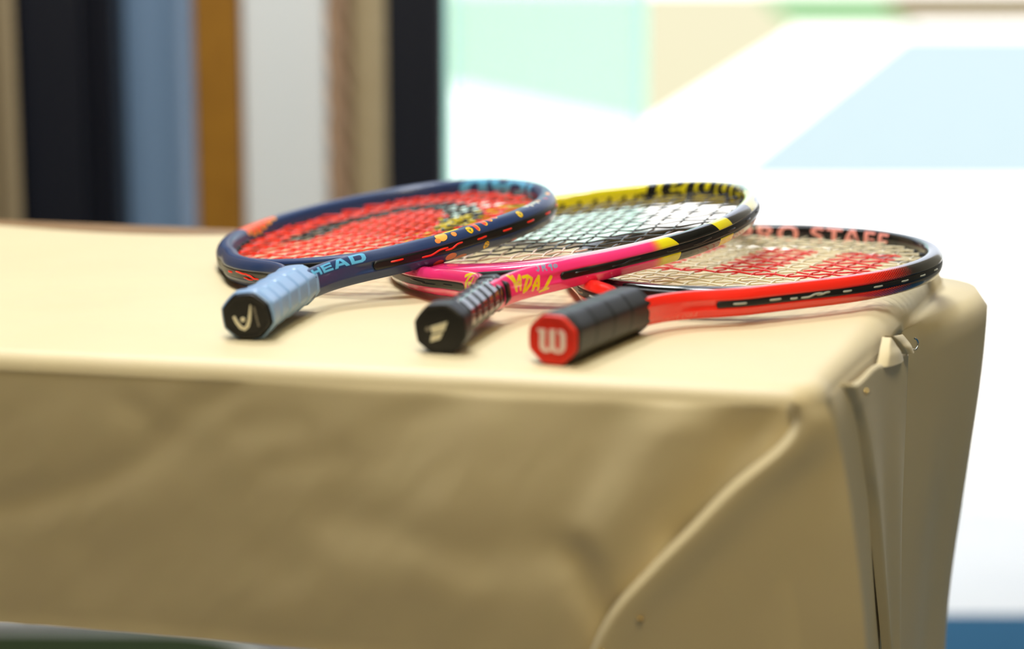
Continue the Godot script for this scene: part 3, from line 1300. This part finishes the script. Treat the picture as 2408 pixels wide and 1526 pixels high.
# woven string bed; ink(x, z, is_main, index) gives the colour of a string there
func strings(r: Rk, xs: Array, zs: Array, rad: float, m: Material, ink: Callable) -> void:
	var barrels := MB.new()
	for i in xs.size():
		var x: float = xs[i] * 0.001
		var za := r.bridge_z(x)
		var zb := r.tip_z(x)
		var q := PackedVector3Array()
		var col := PackedColorArray()
		var knots := [[za, 0.0]]
		for j in zs.size():
			var z: float = zs[j] * 0.001
			if z > za + 0.006 and z < zb - 0.006:
				knots.append([z, 0.00055 * (1.0 if (i + j) % 2 == 0 else -1.0)])
		knots.append([zb, 0.0])
		for g in knots.size() - 1:
			for k in 8:
				var u := k / 8.0
				var z := lerpf(knots[g][0], knots[g + 1][0], u)
				q.append(Vector3(x, lerpf(knots[g][1], knots[g + 1][1], 0.5 * u + 0.25 * (1 - cos(PI * u))), -z))
				col.append(ink.call(x * 1000.0, z * 1000.0, true, i))
		q.append(Vector3(x, 0, -zb))
		col.append(col[col.size() - 1])
		var b := MB.new()
		b.tube(q, PackedFloat32Array([rad]), 8, col, false)
		obj("main_string", b, m, r.node)
		barrels.tube(PackedVector3Array([Vector3(x, 0, -za - 0.003), Vector3(x, 0, -za - 0.0055 - 0.002)]), PackedFloat32Array([0.0019, 0.0015]), 8)
		var nz := Vector2(0, -1)
		barrels.tube(PackedVector3Array([Vector3(x, 0, -zb + 0.003), Vector3(x, 0, -zb + 0.0055 * r.ws + 0.0026)]), PackedFloat32Array([0.0019, 0.0015]), 8)
	for j in zs.size():
		var z: float = zs[j] * 0.001
		var xb := r.side_x(z)
		var xa := -xb
		var q := PackedVector3Array()
		var col := PackedColorArray()
		var knots := [[xa, 0.0]]
		for i in xs.size():
			var x: float = xs[i] * 0.001
			if x > xa + 0.006 and x < xb - 0.006 and z > r.bridge_z(x) + 0.004:
				knots.append([x, -0.00055 * (1.0 if (i + j) % 2 == 0 else -1.0)])
		knots.append([xb, 0.0])
		for g in knots.size() - 1:
			for k in 8:
				var u := k / 8.0
				var x := lerpf(knots[g][0], knots[g + 1][0], u)
				q.append(Vector3(x, lerpf(knots[g][1], knots[g + 1][1], 0.5 * u + 0.25 * (1 - cos(PI * u))), -z))
				col.append(ink.call(x * 1000.0, z * 1000.0, false, j))
		q.append(Vector3(xb, 0, -z))
		col.append(col[col.size() - 1])
		var b := MB.new()
		b.tube(q, PackedFloat32Array([rad]), 8, col, false)
		obj("cross_string", b, m, r.node)
		for sgn: float in [-1.0, 1.0]:
			barrels.tube(PackedVector3Array([Vector3(sgn * (xb - 0.003), 0, -z), Vector3(sgn * (xb - 0.0055 * r.ws - 0.003), 0, -z)]), PackedFloat32Array([0.0019, 0.0015]), 8)
	var o := obj("grommet_barrels", barrels, mat("grommet_black", Color(0.03, 0.03, 0.03), 0.4), r.node)
	o.set_meta("kind", "stuff")


func string_mat(key: String, rough: float) -> StandardMaterial3D:
	var m := mat(key, Color.WHITE, rough)
	m.metallic_specular = 0.5
	m.vertex_color_use_as_albedo = true
	return m


func lin(c: Color) -> Color:
	return c.srgb_to_linear()


func P2(l: Array) -> Array:
	var o := []
	for i in range(0, l.size(), 2):
		o.append(Vector2(l[i], l[i + 1]))
	return o


func inside(p: Vector2, poly: Array) -> bool:
	return Geometry2D.is_point_in_polygon(p, PackedVector2Array(poly))


# ---- racket with red strings, navy frame
func racket_one() -> void:
	var r := make_racket("navy tennis racket with red strings and a light blue grip, leftmost", [0.31566, 0.16471, 0.12734, -0.01824, 1.81917, 1.19142, 1.27231, 0.1675, [6.5, 84, 9.5, 100, 14, 116, 21.5, 130, 33, 143, 48, 156.5, 64, 173, 80, 195]], [-0.16361, 1.33115, 0.2267, 0.0346, 0.13366])
	var navy := Color(0.145, 0.22, 0.38)
	var sky := Color(0.36, 0.68, 0.82)
	var near := Painter.new(0.0, 340.0, r.VL, navy)
	var far := Painter.new(340.0, r.L, r.VL, navy)
	# block letters of the word on the near arm, baseline w = 4.6, top w = 12.2
	var L := func(u: float, h: float) -> Vector2: return Vector2(11.5 + u * 54.5, lerpf(4.6, lerpf(10.4, 12.8, u), h))
	var letter := func(l: Array) -> void:
		var q := PackedVector2Array()
		for p: Vector2 in P2(l):
			q.append(L.call(p.x, p.y))
		near.poly(q, sky)
	letter.call([0.0, 0, 0.05, 0, 0.05, 0.38, 0.15, 0.38, 0.15, 0, 0.2, 0, 0.2, 1, 0.15, 1, 0.15, 0.66, 0.05, 0.66, 0.05, 1, 0.0, 1])
	letter.call([0.235, 0, 0.45, 0, 0.45, 0.24, 0.29, 0.24, 0.29, 0.39, 0.44, 0.39, 0.44, 0.61, 0.29, 0.61, 0.29, 0.76, 0.45, 0.76, 0.45, 1, 0.235, 1])
	letter.call([0.475, 0, 0.54, 0, 0.56, 0.2, 0.66, 0.2, 0.68, 0, 0.745, 0, 0.65, 1, 0.57, 1])
	near.poly(PackedVector2Array([L.call(0.575, 0.42), L.call(0.645, 0.42), L.call(0.61, 0.78)]), navy)
	letter.call([0.77, 0, 0.93, 0, 0.98, 0.12, 1.0, 0.3, 1.0, 0.7, 0.98, 0.88, 0.93, 1, 0.77, 1])
	near.poly(PackedVector2Array([L.call(0.83, 0.25), L.call(0.925, 0.25), L.call(0.945, 0.4), L.call(0.945, 0.62), L.call(0.925, 0.76), L.call(0.83, 0.76)]), navy)
	# tennis balls
	var ball := func(p: Painter, c: Vector2, rd: float) -> void:
		p.oval(c, Vector2(rd, rd), Color(0.12, 0.10, 0.05))
		p.oval(c, Vector2(rd - 0.35, rd - 0.35), Color(0.95, 0.77, 0.10))
		p.stroke([c + Vector2(-rd * 0.85, rd * 0.2), c + Vector2(-rd * 0.2, 0.1), c + Vector2(0.0, -rd * 0.5), c + Vector2(rd * 0.35, -rd * 0.85)], 0.4, Color(0.25, 0.2, 0.05))
		p.stroke([c + Vector2(-rd * 0.3, rd * 0.85), c + Vector2(rd * 0.2, rd * 0.45), c + Vector2(rd * 0.9, rd * 0.25)], 0.4, Color(0.25, 0.2, 0.05))
		p.oval(c + Vector2(rd * 0.15, -rd * 0.1), Vector2(rd * 0.22, rd * 0.22), Color(0.28, 0.55, 0.35))
	ball.call(near, Vector2(153.7, 8.9), 3.5)
	ball.call(near, Vector2(210.5, 8.6), 3.5)
	ball.call(near, Vector2(168, -6.6), 3.5)
	# soft orange patches
	near.oval(Vector2(126.4, 10.0), Vector2(5.2, 4.3), Color(0.20, 0.14, 0.06))
	near.oval(Vector2(126.6, 10.2), Vector2(4.9, 4.0), Color(0.95, 0.70, 0.30))
	near.oval(Vector2(122.0, 7.4), Vector2(2.4, 2.0), Color(0.90, 0.55, 0.25))
	near.oval(Vector2(137.7, 9.4), Vector2(2.6, 2.4), Color(0.20, 0.14, 0.06))
	near.oval(Vector2(137.7, 9.4), Vector2(2.3, 2.1), Color(0.92, 0.58, 0.26))
	near.oval(Vector2(131, -6.8), Vector2(5.0, 2.8), Color(0.85, 0.53, 0.27))
	near.oval(Vector2(121, -10.0), Vector2(4.6, 3.0), Color(0.72, 0.38, 0.20))
	near.oval(Vector2(141, -9.8), Vector2(6.5, 2.2), Color(0.76, 0.42, 0.22))
	near.rect(198, 204, -13, -9.6, Color(0.85, 0.1, 0.1))
	near.oval(Vector2(274, -8), Vector2(12, 3.4), Color(0.85, 0.45, 0.2))
	near.rect(131, 147, 13.0, 16.0, Color(0.95, 0.87, 0.12))
	# dripping letter fragments, red with a yellow edge
	for k: Array in [[161.0, 14.0, 7.4, 1.8], [171, 14.0, 10.0, 2.2], [178, 14.0, 11.6, 1.6], [185, 14.0, 12.8, 1.4]]:
		near.stroke([Vector2(k[0], k[1]), Vector2(k[0] + 1.2, k[2])], k[3] * 2.0, Color(0.96, 0.72, 0.10))
		near.stroke([Vector2(k[0] - 0.5, k[1] + 0.3), Vector2(k[0] + 0.6, k[2] + 0.35)], k[3] * 1.7, Color(0.98, 0.30, 0.20))
	near.rect(158, 190, 13.4, 17.0, Color(0.98, 0.30, 0.20))
	for k in 5:
		near.stroke([Vector2(226 + k * 6, 14.6), Vector2(228 + k * 6, 12.6 - (k % 2) * 1.2)], 2.8, Color(0.86, 0.84, 0.72) if k < 4 else Color(0.95, 0.6, 0.2))
	near.stroke([Vector2(262, 12.5), Vector2(266, 9.8)], 1.3, Color(0.9, 0.25, 0.25))
	near.oval(Vector2(285, 12), Vector2(6, 1.8), Color(0.95, 0.6, 0.25))
	# word upside down inside the far rim
	for k in 3:
		far.text("HEAD", Vector2(324 + k * 1.5, 16.4 + k * 0.3), Vector2(133, 0), Vector2(0, 19.0), sky)
	# red dripping letters on the far left
	for k in 6:
		far.stroke([Vector2(690 - k * 8.5, 13.0), Vector2(688 - k * 8.5, 24.0 - absf(k - 1.5) * 2.2)], 8.0, Color(0.9, 0.62, 0.12))
		far.stroke([Vector2(690 - k * 8.5, 12.0), Vector2(688 - k * 8.5, 23.0 - absf(k - 1.5) * 2.2)], 6.6, Color(0.95, 0.30, 0.18))
	# small light blue crest on the left arm
	var sl: float = r.L - 24.0
	far.oval(Vector2(sl - 4, 8.6), Vector2(4.6, 4.4), sky)
	far.oval(Vector2(sl - 5, 7.0), Vector2(1.0, 1.4), navy)
	far.oval(Vector2(sl - 2.5, 9.8), Vector2(0.9, 1.2), navy)
	frame(r, near, far, 0.38, 0.25, 1.0)
	bridge(r, 0.011, 0.0135, -0.001, mat("navy_bridge", navy, 0.4))
	var slate := mat("grip_blue", Color(0.50, 0.62, 0.76), 0.38)
	slate.clearcoat_enabled = true
	slate.clearcoat = 0.15
	slate.clearcoat_roughness = 0.3
	grip(r, 0.0015, 0.099, Vector2(0.0165, 0.0152), Vector2(0.0146, 0.0132), 0.019, 0.0011, slate, "light blue overgrip wound in ridges")
	collar(r, 0.094, 0.106, Vector2(0.0128, 0.0112), mat("collar_tape", Color(0.30, 0.27, 0.22), 0.3))
	var cap := butt_cap(r, -0.001, 0.006, Vector2(0.0150, 0.0136), 0.0022, mat("cap_black", Color(0.045, 0.035, 0.025), 0.45))
	var ivory := mat("emblem_ivory", Color(0.88, 0.85, 0.74), 0.5)
	var curve := ribbon(P2([-8.2, 0.9, -6.6, -3.4, -4.6, -6.5, -2.4, -7.6, -0.2, -6.2, 1.6, -2.6, 3.0, 2.6, 3.9, 7.0]), [1.7, 2.0, 2.3, 2.4, 2.3, 2.0, 1.5, 0.6])
	emblem(cap, [curve, disc(Vector2(-2.5, -1.6), 1.5)], -0.0004, 0.0006, ivory, "pale curved stroke and dot")
	var marks := []
	for k in 9:
		var y := 5.6 - k * 1.45
		marks.append(P2([5.2 + 0.15 * k, y, 6.5 + 0.12 * k, y + 0.25 * (k % 3), 6.4 + 0.15 * k, y - 0.9, 5.3 + 0.16 * k, y - 0.8]))
	emblem(cap, marks, -0.0004, 0.0005, mat("emblem_grey", Color(0.55, 0.52, 0.46), 0.5))
	var gs := mat("grommet_black", Color(0.03, 0.03, 0.03), 0.4)
	grommet_strip(r, 70.0, 345.0, 3.2, gs)
	grommet_strip(r, r.L - 260.0, r.L - 43.0, 3.3, mat("grommet_olive", Color(0.16, 0.15, 0.12), 0.4))
	var red := mat("loop_red", Color(0.92, 0.16, 0.07), 0.3)
	for k: Array in [[82.5, 93, 0.4, 0.4], [105, 130, -1.2, 0.6], [125, 143, -0.6, 1.2], [157, 169, 0.0, 0.2], [185, 196, 0.2, 0.2], [215, 226, 0.2, 0.2], [246, 258, 0, 0], [280, 292, 0, 0]]:
		string_loop(r, k[0], k[1], k[2], k[3], red)
	for k: Array in [[52, 60, -0.6, -0.6], [73, 92, -1.2, 0.4], [88, 110, 0.8, 1.4], [82, 97, -2.0, -1.4], [116, 126, 0.2, 0.2]]:
		string_loop(r, r.L - k[0], r.L - k[1], k[2], k[3], red)
	var cr := lin(Color(0.97, 0.22, 0.14))
	var ck := lin(Color(0.10, 0.10, 0.08))
	var cy := lin(Color(0.86, 0.78, 0.08))
	var band := P2([-66, 300, -62, 321, -56, 358, -33, 382, -12, 404, 11, 408, 41, 373, 56, 335, 61, 313, 56, 283])
	var ink := func(x: float, z: float, _main: bool, _i: int) -> Color:
		var d := line_dist(Vector2(x, z), band)
		if inside(Vector2(x, z), P2([36, 326, 60, 330, 76, 290, 54, 266])):
			return cy if fmod(absf(x * 0.7 + z), 15.0) < 8.5 else ck
		if d < 13.0:
			return ck
		if Vector2(x, z).distance_to(Vector2(90, 357)) < 9.0:
			return cy
		return cr
	strings(r, [-100, -83, -66, -52, -39.2, -27.6, -16.4, -5.2, 6.0, 17.2, 28.4, 40, 52.8, 67, 84, 101], [184, 199, 215, 230.5, 245, 258.5, 272, 285.5, 299, 312.5, 326, 339.5, 353, 366.5, 380, 394, 408.5, 424, 440, 456], 0.00070, string_mat("red_strings", 0.15), ink)


func collar(r: Rk, z0: float, z1: float, h: Vector2, m: Material) -> void:
	var P := []
	for i in 9:
		var z := lerpf(z0, z1, i / 8.0)
		var k := 1.0 - (0.12 if i == 0 or i == 8 else 0.0)
		var row := PackedVector3Array()
		for j in 49:
			var q := octo(TAU * (j % 48) / 48.0, h.x * k, h.y * k)
			row.append(Vector3(q.x, q.y, -z))
		P.append(row)
	var b := MB.new()
	b.grid(P, true)
	var e: PackedVector3Array = P[8]
	b.fan(e.slice(0, 48), Vector3(0, 0, -1))
	obj("grip_collar", b, m, r.node)


# ---- racket in pink, yellow and black
func racket_two() -> void:
	var r := make_racket("pink, yellow and black tennis racket with dark strings, middle of the three", [0.3191, 0.16356, 0.13232, 0.00972, 2.23361, 1.07, 1.05704, 0.1735, [4.2, 87, 6.6, 104.5, 11.5, 120.5, 19, 132, 30, 142.5, 46, 157, 60, 167.5, 82, 189.5]], [-0.04274, 1.28964, 0.28514, 0.0410, 0.13623])
	var pink := Color(0.96, 0.20, 0.47)
	var yel := Color(0.91, 0.85, 0.08)
	var blk := Color(0.05, 0.045, 0.04)
	var near := Painter.new(0.0, 340.0, r.VL, pink)
	var far := Painter.new(340.0, r.L, r.VL, yel)
	for k in 40:
		var u := k / 39.0
		near.rect(135 + u * 12.0, 340, -25, 25, pink.lerp(yel, smoothstep(0.0, 1.0, u)))
	near.poly(PackedVector2Array([Vector2(150, 19), Vector2(152, 13.5), Vector2(156, 8.6), Vector2(160, 3.3), Vector2(161, -3), Vector2(160, -8.6), Vector2(155, -14), Vector2(151, -18), Vector2(150, -26), Vector2(340, -26), Vector2(340, 19)]), blk)
	near.poly(PackedVector2Array([Vector2(195, 17), Vector2(199, 11.5), Vector2(204, 3), Vector2(224, 3), Vector2(222, 9), Vector2(216, 17)]), yel)
	near.poly(PackedVector2Array([Vector2(204, -3), Vector2(224, -3), Vector2(223, -9), Vector2(217, -16), Vector2(201, -16), Vector2(204, -9)]), yel)
	near.rect(272, 297, 3, 26, yel)
	near.rect(296, 326, -13, -3, Color(0.72, 0.72, 0.25))
	near.rect(297, 340, -26, 8.6, Color(0.10, 0.11, 0.12))
	near.rect(297, 340, 8.6, 26, yel)
	far.rect(340, 520, -15, 9.2, Color(0.10, 0.11, 0.12))
	for k in 3:
		far.text("Babolat", Vector2(330 + k * 1.1, 11.0), Vector2(154, 0), Vector2(6.0, 20.0), Color(0.06, 0.055, 0.05))
	# brush lettering on the near arm
	var ink := Color(0.93, 0.83, 0.03)
	var B := func(u: float, h: float) -> Vector2: return Vector2(23.5 + u * 38.5, lerpf(lerpf(-1.6, -7.6, u), lerpf(10.6, 1.4, u), h))
	var br := func(p: Painter, l: Array, w: float) -> void:
		var q := []
		for v: Vector2 in P2(l):
			q.append(B.call(v.x, v.y))
		p.stroke(q, w, ink)
	br.call(near, [0.02, 0.98, 0.10, 0.55, 0.13, 0.10], 2.6)
	br.call(near, [0.13, 0.92, 0.14, 0.5, 0.13, 0.15], 1.6)
	br.call(near, [0.14, 0.22, 0.20, 0.55, 0.31, 0.92], 1.9)
	br.call(near, [0.31, 0.92, 0.28, 0.5, 0.25, 0.12], 2.0)
	br.call(near, [0.16, 0.38, 0.27, 0.40], 1.6)
	br.call(near, [0.47, 0.72, 0.41, 0.4, 0.33, -0.02], 2.2)
	br.call(near, [0.37, 0.82, 0.50, 0.92, 0.57, 0.76, 0.53, 0.45, 0.42, 0.12, 0.35, 0.0], 1.9)
	br.call(near, [0.56, 0.05, 0.63, 0.5, 0.73, 0.93], 1.9)
	br.call(near, [0.73, 0.93, 0.71, 0.5, 0.68, 0.08], 1.9)
	br.call(near, [0.58, 0.32, 0.70, 0.35], 1.6)
	br.call(near, [0.97, 0.93, 0.88, 0.45, 0.80, 0.02], 2.1)
	br.call(near, [0.72, -0.10, 0.79, 0.0, 0.89, 0.12], 1.7)
	# small model mark
	var jr := Color(0.40, 0.62, 0.70)
	var J := func(l: Array) -> void:
		var q := []
		for v: Vector2 in P2(l):
			q.append(Vector2(51.0 + v.x * 16.0, lerpf(lerpf(6.6, 4.4, v.x), lerpf(13.6, 8.4, v.x), v.y)))
		near.stroke(q, 0.9, jr)
	J.call([0.04, 0.98, 0.28, 1.0])
	J.call([0.18, 0.98, 0.15, 0.2, 0.09, 0.02, 0.03, 0.12])
	J.call([0.38, 0.95, 0.30, 0.0])
	J.call([0.38, 0.9, 0.48, 0.85, 0.46, 0.55, 0.34, 0.45])
	J.call([0.38, 0.45, 0.48, 0.05])
	J.call([0.72, 0.95, 0.62, 0.6, 0.70, 0.5, 0.74, 0.8])
	J.call([0.76, 0.95, 0.70, 0.05])
	J.call([0.92, 0.95, 0.84, 0.7, 0.86, 0.4, 0.96, 0.55, 0.98, 0.85, 0.92, 0.95])
	# left arm
	var a := r.L - 150.0
	for k in 40:
		var u := k / 39.0
		far.rect(a + u * 16.0, r.L, -26, 26, Color(0.75, 0.78, 0.80).lerp(pink, u) if k > 0 else Color(0.75, 0.78, 0.80))
	far.rect(r.L - 220, a, -26, 26, Color(0.72, 0.76, 0.78))
	var lf := func(l: Array, w: float) -> void:
		var q := []
		for v: Vector2 in P2(l):
			q.append(Vector2(r.L - 51.0 + v.x, v.y))
		far.stroke(q, w, ink)
	lf.call([-4.0, -3.0, -0.5, 3.0, 7.0, 11.0], 2.6)
	lf.call([-2.5, 7.6, 4.0, 10.6, 9.0, 11.4], 2.4)
	lf.call([4.0, 3.0, 9.0, 4.0, 13.0, 8.0], 2.6)
	frame(r, near, far, 0.22, 1.0, 1.1)
	bridge(r, 0.024, 0.0155, 0.0, mat("pink_paint", pink, 0.2, 0.0, 1.0))
	var tape := mat("grip_dark", Color(0.10, 0.10, 0.10), 0.22, 0.0, 1.0)
	grip(r, 0.010, 0.103, Vector2(0.0124, 0.0116), Vector2(0.0108, 0.0106), 0.0125, 0.0009, tape, "glossy black grip tape wound in narrow ridges")
	collar(r, 0.099, 0.107, Vector2(0.0126, 0.0118), mat("collar_black", Color(0.03, 0.03, 0.03), 0.35))
	var cap := butt_cap(r, -0.001, 0.013, Vector2(0.0158, 0.0152), 0.0016, mat("cap_black_two", Color(0.05, 0.04, 0.03), 0.4))
	emblem(cap, [P2([-6.0, 2.2, 5.4, 4.4, 2.6, -1.0, -5.4, -2.0]), P2([-6.2, -3.2, 1.6, -1.9, -1.0, -6.0, -7.4, -7.2])], -0.0004, 0.0006, mat("emblem_ivory", Color(0.88, 0.85, 0.74), 0.5), "pale emblem of two slanted bars")
	emblem(cap, [disc(Vector2(-8.0, 0.8), 1.3)], -0.0004, 0.0005, mat("emblem_grey", Color(0.55, 0.52, 0.46), 0.5))
	var gs := mat("grommet_black", Color(0.03, 0.03, 0.03), 0.4)
	grommet_strip(r, 67.5, 345.0, 3.0, gs)
	grommet_strip(r, r.L - 240.0, r.L - 55.0, 3.4, mat("grommet_olive", Color(0.16, 0.15, 0.12), 0.4))
	var dk := mat("loop_dark", Color(0.10, 0.09, 0.08), 0.25)
	for k: Array in [[78, 90, 0.2, 0.2], [104, 128, -0.8, 0.8], [148, 160, 0, 0], [172, 194, -0.4, 0.4], [214, 228, 0, 0], [250, 264, 0, 0], [284, 298, 0, 0]]:
		string_loop(r, k[0], k[1], k[2], k[3], dk)
	for k: Array in [[70, 84, 0, 0], [92, 112, -0.6, -0.6], [104, 128, 0.4, 0.8]]:
		string_loop(r, r.L - k[0], r.L - k[1], k[2], k[3], dk)
	var ck := lin(Color(0.17, 0.17, 0.16))
	var cw := lin(Color(0.90, 0.80, 0.72))
	var inkf := func(x: float, z: float, main: bool, i: int) -> Color:
		if main and z < r.bridge_z(x * 0.001) * 1000.0 + 14.0:
			return ck
		if not main and (i == 0 or i == 4):
			return ck
		if x > 58 and z < 222 and z > 190:
			return cw
		if z < 252.0 - 0.25 * x and x < 30:
			return cw
		if z < 222.0 and x < 58:
			return cw
		return ck
	strings(r, [-98, -80, -64, -49, -36, -23.5, -12, 0, 10.0, 21, 34.3, 48.6, 62, 79, 98], [189, 205, 221, 237, 253.5, 270.5, 287.5, 304.5, 321.5, 338.5, 355.5, 372.5, 390, 408, 426, 446], 0.00064, string_mat("dark_strings", 0.12), inkf)


# ---- red and black racket
func racket_three() -> void:
	var r := make_racket("red and black tennis racket with cream strings and a red butt cap, rightmost", [0.32424, 0.1622, 0.12939, 0.09586, 2.03688, 1.085, 1.10166, 0.1725, [6.5, 86, 9.5, 104, 13.5, 121, 20, 134.5, 30, 147, 44, 159, 55, 170.5, 67, 189]], [0.02384, 1.25701, 0.46275, -0.00754, 0.01616])
	var red := Color(0.96, 0.16, 0.09)
	var blk := Color(0.04, 0.04, 0.045)
	var near := Painter.new(0.0, 340.0, r.VL, red)
	var far := Painter.new(340.0, r.L, r.VL, blk)
	var fade := func(p: Painter, s0: float, s1: float) -> void:
		var k := 0
		while k < 46:
			var u := k / 45.0
			var s := lerpf(s0, s1, u)
			for j in 36:
				var w := -r.VL / 2.0 + r.VL * (j + 0.5 * (k % 2)) / 36.0
				p.oval(Vector2(s, w), Vector2(0.72, 0.62) * (0.25 + 1.15 * u), blk)
			k += 1
	near.rect(261, 340, -26, 26, blk)
	fade.call(near, 196.0, 263.0)
	var e := r.L - 205.0
	far.rect(e, r.L, -26, 26, red)
	fade.call(far, e + 40.0, e - 4.0)
	var rose := Color(0.93, 0.60, 0.55)
	far.text("PRO STAFF", Vector2(563, 29.4), Vector2(-135, 0), Vector2(0, -12.4), Color(0.55, 0.18, 0.15))
	far.text("PRO STAFF", Vector2(562.5, 29.0), Vector2(-134, 0), Vector2(0, -11.6), rose)
	near.text("PRO STAFF", Vector2(66, -4.2), Vector2(-29, -2.8), Vector2(0, -3.6), Color(0.95, 0.45, 0.38), false)
	near.rect(60, 69.5, 3.0, 3.6, Color(0.90, 0.12, 0.07))
	# small dark panel of print on the left arm
	far.rect(r.L - 40, r.L - 30, 11.0, 16.0, Color(0.75, 0.12, 0.08))
	for k in 4:
		far.rect(r.L - 39 + k * 2.2, r.L - 37.6 + k * 2.2, 11.6, 15.2, Color(0.4, 0.08, 0.08))
	frame(r, near, far, 0.25, 0.8, 1.0)
	bridge(r, 0.012, 0.0145, 0.0, mat("black_gloss", blk, 0.12, 0.0, 1.0))
	var tape := mat("grip_matt", Color(0.09, 0.09, 0.085), 0.42)
	grip(r, 0.0012, 0.112, Vector2(0.0160, 0.0152), Vector2(0.0152, 0.0145), 0.026, 0.00035, tape, "plain black grip with faint wrap lines")
	var cap := butt_cap(r, -0.0012, 0.005, Vector2(0.0152, 0.0143), 0.0020, mat("cap_red", Color(0.88, 0.16, 0.08), 0.4), "red butt cap")
	var w := []
	w.append(P2([-9.4, 6.2, -4.4, 6.2, -4.4, 4.6, -4.8, -3.2, -4.4, -5.0, -3.2, -5.8, -2.4, -7.4, -5.0, -7.6, -7.4, -6.2, -8.2, -3.8, -8.0, 4.0, -8.6, 4.6, -9.4, 4.8]))
	w.append(P2([-1.8, 6.2, 2.0, 6.2, 1.8, -3.4, 2.4, -5.2, 3.6, -5.9, 2.6, -7.6, 0.4, -7.0, -0.8, -6.2, -2.4, -7.4, -3.2, -5.8, -2.2, -4.8, -1.8, -3.0]))
	w.append(P2([3.8, 6.2, 6.2, 6.0, 7.8, 5.0, 8.6, 3.0, 8.6, -3.8, 7.6, -6.2, 5.4, -7.5, 2.6, -7.6, 3.6, -5.9, 4.8, -5.0, 5.2, -3.2, 5.2, 3.0, 4.8, 4.2, 3.8, 4.6]))
	emblem(cap, w, -0.0006, 0.0007, mat("emblem_white", Color(0.95, 0.86, 0.82), 0.5), "pale letter W")
	var gs := mat("grommet_black", Color(0.03, 0.03, 0.03), 0.4)
	grommet_strip(r, 79.5, 420.0, 2.5, gs, false)
	grommet_strip(r, r.L - 240.0, r.L - 52.0, 3.0, gs, false)
	var sl := mat("loop_pale", Color(0.66, 0.66, 0.60), 0.3)
	for k: Array in [[90, 99.5, 0, 0], [116, 126, 0.2, 0.2], [133, 139, -0.4, -0.4], [141, 160, -0.6, 0.9], [154, 166, 0.2, 1.0], [204, 214, 0, 0], [235, 245, 0, 0], [176, 184, 0.2, 0.2], [262, 272, 0, 0], [290, 300, 0, 0]]:
		string_loop(r, k[0], k[1], k[2], k[3], sl)
	for k: Array in [[58, 66, 0, 0], [72, 84, 0, 0], [94, 106, 0, 0]]:
		string_loop(r, r.L - k[0], r.L - k[1], k[2], k[3], sl)
	var cw := lin(Color(0.90, 0.86, 0.74))
	var cr := lin(Color(0.88, 0.20, 0.20))
	var ink := func(x: float, z: float, _main: bool, _i: int) -> Color:
		var q := Vector2(x, z)
		if z > 288 and z < 406:
			if (x > -86 and x < -46) or (x > -16 and x < 27) or (x > 46 and x < 90):
				return cr
		if z > 270 and z <= 292:
			var c := absf(fmod(x + 126.0, 70.0) - 35.0)
			if x > -80 and x < 84 and (z - 268) > absf(absf(x) - 38.0) * 0.5 - 12.0 and absf(x) < 78.0:
				return cr
		return cw
	strings(r, [-99, -83, -69.3, -57, -44.8, -32.2, -20, -7, 6.5, 20, 32.3, 44.8, 57, 69.4, 83, 99], [186, 199, 213, 227, 241, 255, 269, 283, 297, 311, 325, 339, 353.5, 368, 383, 398, 413, 428, 443, 458], 0.00068, string_mat("cream_strings", 0.15), ink)
